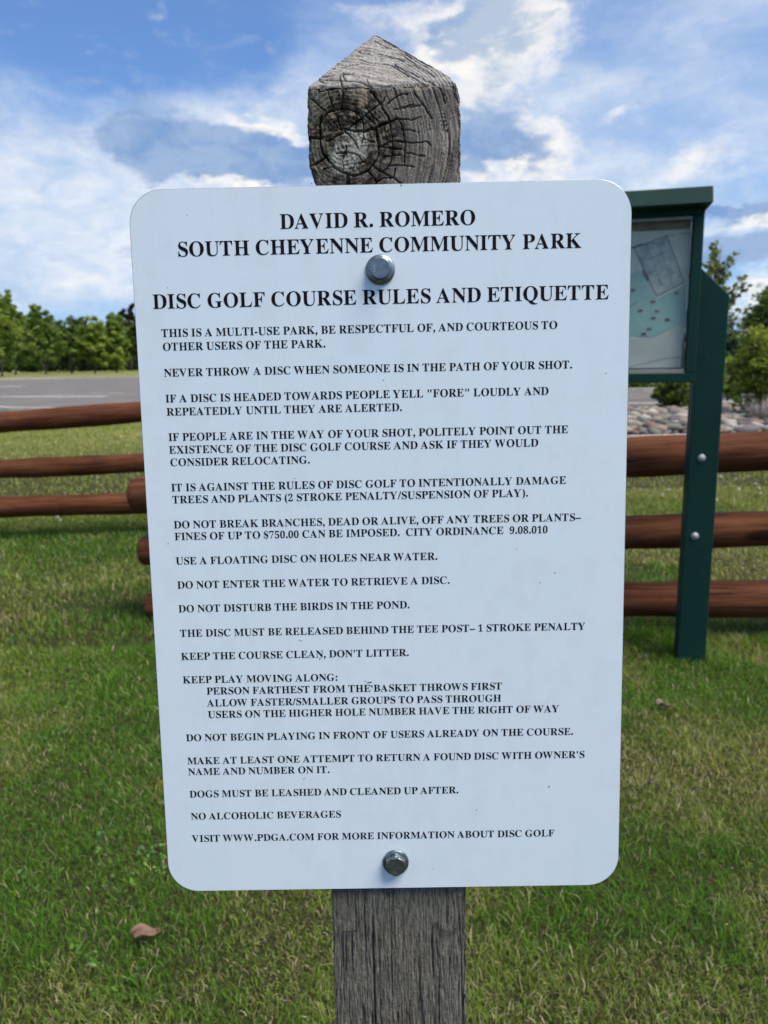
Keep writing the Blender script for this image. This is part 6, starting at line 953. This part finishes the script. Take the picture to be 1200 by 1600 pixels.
# small marks on the face
def speck(px, py, w, h, rot_, col, seed):
    rr = np.random.default_rng(seed); r_ = ray(px, py); n = SM[:, 1]; t = ((SO-CAM)@n)/(r_@n); p = (CAM+r_*t-SO)@SM
    pts = [(w*(.6+.5*rr.random())*cos(a), h*(.6+.5*rr.random())*sin(a)) for a in np.linspace(0, 2*pi, 13)[:-1]]
    v = [(p[0]+x*cos(rot_)-y*sin(rot_), -.00022, p[2]+x*sin(rot_)+y*cos(rot_)) for x, y in pts]
    return mesh_obj('dirt_speck', v, [tuple(range(12))], simple('speck_dirt', [(.3, col), (.7, tuple(c*1.3 for c in col))], 900, .8), panel)
for s in [(577, 1066, .0022, .0005, .15, (.20, .15, .10)), (581, 1072, .0006, .0010, .4, (.12, .09, .06)), (571, 1064, .0007, .0004, 0, (.28, .22, .16)), (858, 1228.5, .0006, .0006, 0, (.32, .06, .04)), (867, 895, .0005, .0004, 0, (.12, .12, .12)),
          (844, 910, .0004, .0004, 0, (.3, .3, .3)), (500, 1029, .0007, .0006, .5, (.22, .18, .14)), (263, 849, .0004, .0006, 0, (.25, .24, .22)), (807, 857, .0006, .0003, .7, (.35, .35, .35)), (487, 287, .0005, .0004, 0, (.1, .1, .1)),
          (627, 289.5, .0005, .0005, 0, (.12, .11, .1)), (292, 336, .0004, .0003, 0, (.3, .3, .3)), (262, 449, .0004, .0003, 0, (.3, .28, .25)), (476, 1216, .0013, .0003, .5, (.4, .38, .34)), (677, 1357, .0004, .0004, 0, (.3, .3, .3)),
          (470, 1000, .0018, .0003, -.4, (.45, .43, .40)), (461, 747, .0005, .0003, 0, (.3, .3, .3)), (947, 583, .0005, .0005, 0, (.4, .4, .4)), (599, 594, .0004, .0004, 0, (.35, .35, .35)), (745, 1265, .0005, .0007, 0, (.5, .5, .46)), (1, 1, .0, .0, 0, (.1, .1, .1))][:-1]:
    speck(*s, seed=int(s[0]))
# --- hex head bolts
zinc = simple('zinc_bolt', [(.3, (.15, .175, .18)), (.6, (.27, .30, .305)), (.8, (.40, .43, .43))], 260, .33, .25, .0003, None, .5, 6, .9)
markm = simple('stamped_mark', [(.3, (.55, .57, .57)), (.7, (.72, .74, .74))], 200, .4, .1, .0002, None, .5, 3, .9)
def lathe(prof, S, cx, cz, rotn=0):
    V, Fc = [], []
    for (r_, y) in prof:
        for j in range(S): V.append((cx+r_*cos(2*pi*j/S+rotn), y, cz+r_*sin(2*pi*j/S+rotn)))
    for i in range(len(prof)-1):
        for j in range(S): Fc.append((i*S+j, i*S+(j+1) % S, (i+1)*S+(j+1) % S, (i+1)*S+j))
    Fc.append(tuple(range((len(prof)-1)*S, len(prof)*S))); return V, Fc
def hexbolt(cx, cz, rotn, wr, stamp_rot):
    # hex head whose chamfer is cut by a cone: 72 stations round, radius is the lesser of the hexagon and the cone
    S = 96; V, Fc = [], []; af = .0064
    def hexr(a): a = (a-rotn) % (pi/3)-pi/6; return af/cos(a)
    hts = [(-.0016, 99), (-.0050, 99), (-.0053, .00725), (-.0057, .0068), (-.0060, .0062), (-.00615, .0057)]
    for y, cone in hts:
        for j in range(S): a = 2*pi*j/S; r_ = min(hexr(a), cone); V.append((cx+r_*cos(a), y, cz+r_*sin(a)))
    for i in range(len(hts)-1):
        for j in range(S): Fc.append((i*S+j, i*S+(j+1) % S, (i+1)*S+(j+1) % S, (i+1)*S+j))
    k0 = len(V)
    for j in range(S): a = 2*pi*j/S; V.append((cx+.0052*cos(a), -.00612, cz+.0052*sin(a)))
    for j in range(S): Fc.append(((len(hts)-1)*S+j, (len(hts)-1)*S+(j+1) % S, k0+(j+1) % S, k0+j))
    Fc.append(tuple(range(k0, k0+S)))
    b = mesh_obj('bolt', V, Fc, zinc, sign)
    v, f = lathe([(.0030, -.0004), (wr, -.0002), (wr, -.0010), (wr-.0004, -.0014), (wr*.8, -.0017), (.0060, -.0020)], 64, cx, cz)
    w = mesh_obj('washer', v, f, zinc, b, True)
    V, T_ = [], []; k0 = 0; xx = -2.0
    for ch in 'CYI':
        a, ts = GL[ch]; q = np.stack([xx+a[:, 0]*1.9/1000, -4.4+a[:, 1]*1.9/1000], 1)/1000
        c_, s_ = cos(stamp_rot), sin(stamp_rot)
        V.append(np.stack([cx+q[:, 0]*c_-q[:, 1]*s_, np.full(len(a), -.00622), cz+q[:, 0]*s_+q[:, 1]*c_], 1)); T_ += [[i+k0 for i in t] for t in ts]; k0 += len(a); xx += ADV[ch]*.0019+.1
    fast_mesh('stamped_letters', np.concatenate(V), np.array(T_), markm, b)
hexbolt(-.00045, .1784, radians(0), .0090, radians(-82)); hexbolt(.0020, -.2093, radians(30), .0088, radians(-14))

# ------------------------------------------------------------------ grass
blade_m = leafmat('grass_blade', .30, .6)
def grass(n, y0, y1, ymul, wid, hgt, seed, segs):
    r = np.random.default_rng(seed)
    # sample the wedge seen by the camera (plus a margin) with density falling off with distance
    u = r.random(n); yv = (y0**ymul+(y1**ymul-y0**ymul)*u)**(1/ymul) if ymul != 0 else y0*(y1/y0)**u
    xv = (r.random(n)*2-1)*(yv*.58+.55)
    keep = ~((np.abs(xv-.02) < .05) & (np.abs(yv-.41) < .05))
    xv, yv = xv[keep], yv[keep]
    ub = np.zeros(len(xv), bool)
    for bx0, bx1, by0, by1 in ((2.2, 14, 12.3, 20),): ub |= (xv > bx0) & (xv < bx1) & (yv > by0) & (yv < by1)
    xv, yv = xv[~ub], yv[~ub]; n = len(xv)
    sc = np.maximum(1, yv/2.2)**.85
    pch = fbm(xv*.9+20, yv*.9+3, 4); pch2 = fbm(xv*3.1+5, yv*3.1+40, 3); big = fbm(xv*.3+11, yv*.3+31, 3)
    # random dry patches; yellower beyond the fences, greener on the left in front
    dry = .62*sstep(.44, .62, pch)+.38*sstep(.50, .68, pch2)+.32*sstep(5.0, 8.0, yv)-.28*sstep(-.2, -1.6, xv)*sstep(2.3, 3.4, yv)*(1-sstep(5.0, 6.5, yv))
    dry = np.clip(dry, 0, 1)
    kind = r.random(n); straw = kind < (.09+.36*dry)*(1-.5*sstep(4.5, 6.5, yv)); thatch = (r.random(n) < .34+.2*dry)
    h = hgt*(.45+.75*r.random(n)**1.4)*(1-.25*dry)*(1+.25*(sc-1))
    w = wid*(.55+.7*r.random(n))*sc
    tuft = fbm(xv*7, yv*7+50, 2); h *= .5+1.0*tuft; h *= 1+.9*sstep(.66, .78, fbm(xv*2.3+60, yv*2.3, 3))
    dpost = np.hypot(xv-O[0], yv-O[1]); h *= 1+1.1*(1-sstep(.06, .20, dpost)); dfen = np.abs(yv-(3.70-(xv+1.2)*.12)); h *= 1+.45*(1-sstep(.0, .14, dfen))
    az_ = r.random(n)*2*pi; lean = .35+1.05*r.random(n)**.8
    lean = np.where(thatch, 1.35+.25*r.random(n), lean); h = np.where(thatch, h*.8, h)
    lean = np.minimum(lean, 1.5)
    dx, dy = np.cos(az_), np.sin(az_)
    fa = az_+pi/2+r.normal(size=n)*.6; wx, wy = np.cos(fa), np.sin(fa)
    curl = r.normal(size=n)*.3+.3; side_ = r.normal(size=n)*.16
    pts = []; x, y, z = xv.copy(), yv.copy(), np.full(n, -.002)+np.where(thatch, .006+.018*r.random(n), 0)
    a = lean*.35; step = h/segs; hd_ = az_.copy()
    V = []
    for s in range(segs+1):
        t = s/segs; ww = w*(1-t**2.2*.9)*.5*(.75+.5*t*(1-t)*2)
        if s < segs:
            V.append(np.stack([x-wx*ww, y-wy*ww, z], 1)); V.append(np.stack([x+wx*ww, y+wy*ww, z], 1))
        else: V.append(np.stack([x, y, z], 1))
        a2 = np.clip(a+t*(lean*.9)+curl*t, 0, 2.1); hd_ = hd_+side_*.8
        x = x+np.sin(a2)*np.cos(hd_)*step; y = y+np.sin(a2)*np.sin(hd_)*step; z = np.maximum(z+np.cos(a2)*step, .003)
    m = 2*segs+1; VV = np.stack(V, 1).reshape(-1, 3); base = np.arange(n)[:, None]*m
    tri = []
    for s in range(segs-1): tri += [[2*s, 2*s+1, 2*s+3], [2*s, 2*s+3, 2*s+2]]
    tri.append([2*segs-2, 2*segs-1, 2*segs]); tri = np.array(tri)
    FF = (base[:, :, None]+tri[None]).reshape(-1, 3)
    greens = np.array([(.145, .27, .022), (.10, .21, .018), (.18, .29, .022), (.24, .31, .035), (.08, .19, .03), (.17, .26, .055)])
    lush = np.array([(.10, .24, .014), (.08, .20, .012), (.14, .27, .018), (.065, .165, .018)])
    strw = np.array([(.44, .35, .20), (.34, .27, .15), (.56, .47, .30), (.22, .155, .09), (.40, .36, .18)])
    c = greens[r.integers(0, 6, n)]*np.array([1.06, .97, .9]); cl = lush[r.integers(0, 4, n)]*.86
    lf = (np.clip(1-dry*1.6, 0, 1)*sstep(.42, .6, big))[:, None]; c = c*(1-lf)+cl*lf
    yel = np.array([.31, .30, .07]); c = c*(1-.55*dry[:, None])+yel*.55*dry[:, None]
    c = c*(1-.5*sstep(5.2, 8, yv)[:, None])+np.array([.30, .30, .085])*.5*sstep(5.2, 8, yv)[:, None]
    c[straw] = strw[r.integers(0, 5, straw.sum())]
    rv = (.45*(1-.65*sstep(3.5, 6.5, yv)))[:, None]; c = c*(1+rv*(2*r.random((n, 1))-1))
    tipf = np.repeat(np.array([.8]*2+[1.0]*(2*segs-3)+[1.12, 1.2])[None, :m], n, 0)[..., None] if False else 1
    return VV, FF, np.repeat(c, m, 0)
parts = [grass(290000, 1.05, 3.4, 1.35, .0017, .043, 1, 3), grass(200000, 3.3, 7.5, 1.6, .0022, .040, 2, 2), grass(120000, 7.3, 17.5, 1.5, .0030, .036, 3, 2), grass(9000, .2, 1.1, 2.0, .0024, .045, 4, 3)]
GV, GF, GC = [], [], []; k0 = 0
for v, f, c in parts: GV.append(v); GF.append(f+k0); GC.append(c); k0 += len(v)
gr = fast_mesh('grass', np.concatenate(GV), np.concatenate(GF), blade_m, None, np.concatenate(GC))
tag(gr, 'short mown grass with green and straw coloured blades', 'grass', None, 'stuff')
# broad leaved weeds and clover dots
rw = np.random.default_rng(31); cw = []
for (px, py) in [(60, 1190), (90, 1160), (120, 1380), (240, 1370), (232, 1362), (1015, 1020), (1150, 1010), (20, 1010), (160, 1330), (150, 1530), (60, 1130)]:
    q = G(px, py)
    for j in range(7): cw.append((q[0]+rw.normal()*.05, q[1]+rw.normal()*.05, .02+.02*rw.random()))
V, Fc, K = leaves(np.array(cw), np.full(len(cw), .02), 4, .011, [(.11, .22, .05), (.14, .25, .05), (.09, .18, .06)], rw, .4, 1.4)
V[:, 2] = np.maximum(V[:, 2], .01)
wdo = fast_mesh('clover', V, Fc, blade_m, None, K); tag(wdo, 'patches of small broad clover leaves in the lawn', 'weeds', None, 'stuff')
cf = []
for (px, py) in [(1127, 744), (1170, 745), (1186, 762), (1155, 764), (1189, 770), (1180, 756), (1035, 772), (1045, 765), (90, 807), (94, 812), (1150, 748), (1120, 780), (1090, 1000)]:
    q = G(px, py, .05); cf.append(q)
V, Fc, K = leaves(np.array(cf), np.full(len(cf), .012), 14, .016, [(.62, .62, .56), (.7, .68, .66)], rw, .8, 1.1)
fl = fast_mesh('clover_flowers', V, Fc, leafmat('petal', .3), None, K); tag(fl, 'tiny white clover flowers scattered in the grass by the fences', 'flowers', None, 'stuff')
# fallen leaves
def dead_leaf(px, py, L, Wd, rz_, col, label, seed):
    q = G(px, py, .032); rr = np.random.default_rng(seed); V, Fc = [], []; n = 9; m = 7
    for i in range(n):
        t = i/(n-1); w = Wd*sin(pi*min(.98, t*.96+.02))**.7*(1-.25*t)
        for j in range(m):
            s = (j/(m-1)*2-1); V.append(((t-.5)*L, s*w/2*(1+.06*rr.random()), .014*s*s*(1+.6*sin(t*5+s))+.009*sin(t*4+1)+.004*sin(t*11+s*3)-.003*(abs(s) < .2)))
    for i in range(n-1):
        for j in range(m-1): a = i*m+j; Fc.append((a, a+1, a+m+1, a+m))
    o = mesh_obj('fallen_leaf', V, Fc, simple('dry_leaf', [(.35, tuple(c*.45 for c in col)), (.5, tuple(c*.8 for c in col)), (.65, col)], 70, .85, .8, .002, ((.4, 1.6, 1), (0, 0, 0)), .2), None, True)
    sd = o.modifiers.new('thickness', 'SOLIDIFY'); sd.thickness = .0005
    o.location = q; o.rotation_euler = (radians(20), radians(-6), rz_); tag(o, label, 'leaf', 'fallen dry leaves on the grass'); return o
dead_leaf(229, 1460, .062, .036, radians(18), (.23, .145, .10), 'large pinkish brown dry leaf on the grass left of the post', 1)
dead_leaf(1035, 1102, .055, .024, radians(4), (.30, .23, .18), 'brown dry leaf in the grass below the notice board post', 2)
dead_leaf(1016, 1224, .022, .020, radians(60), (.45, .34, .24), 'small tan dry leaf in the grass beside the right edge of the sign', 3)
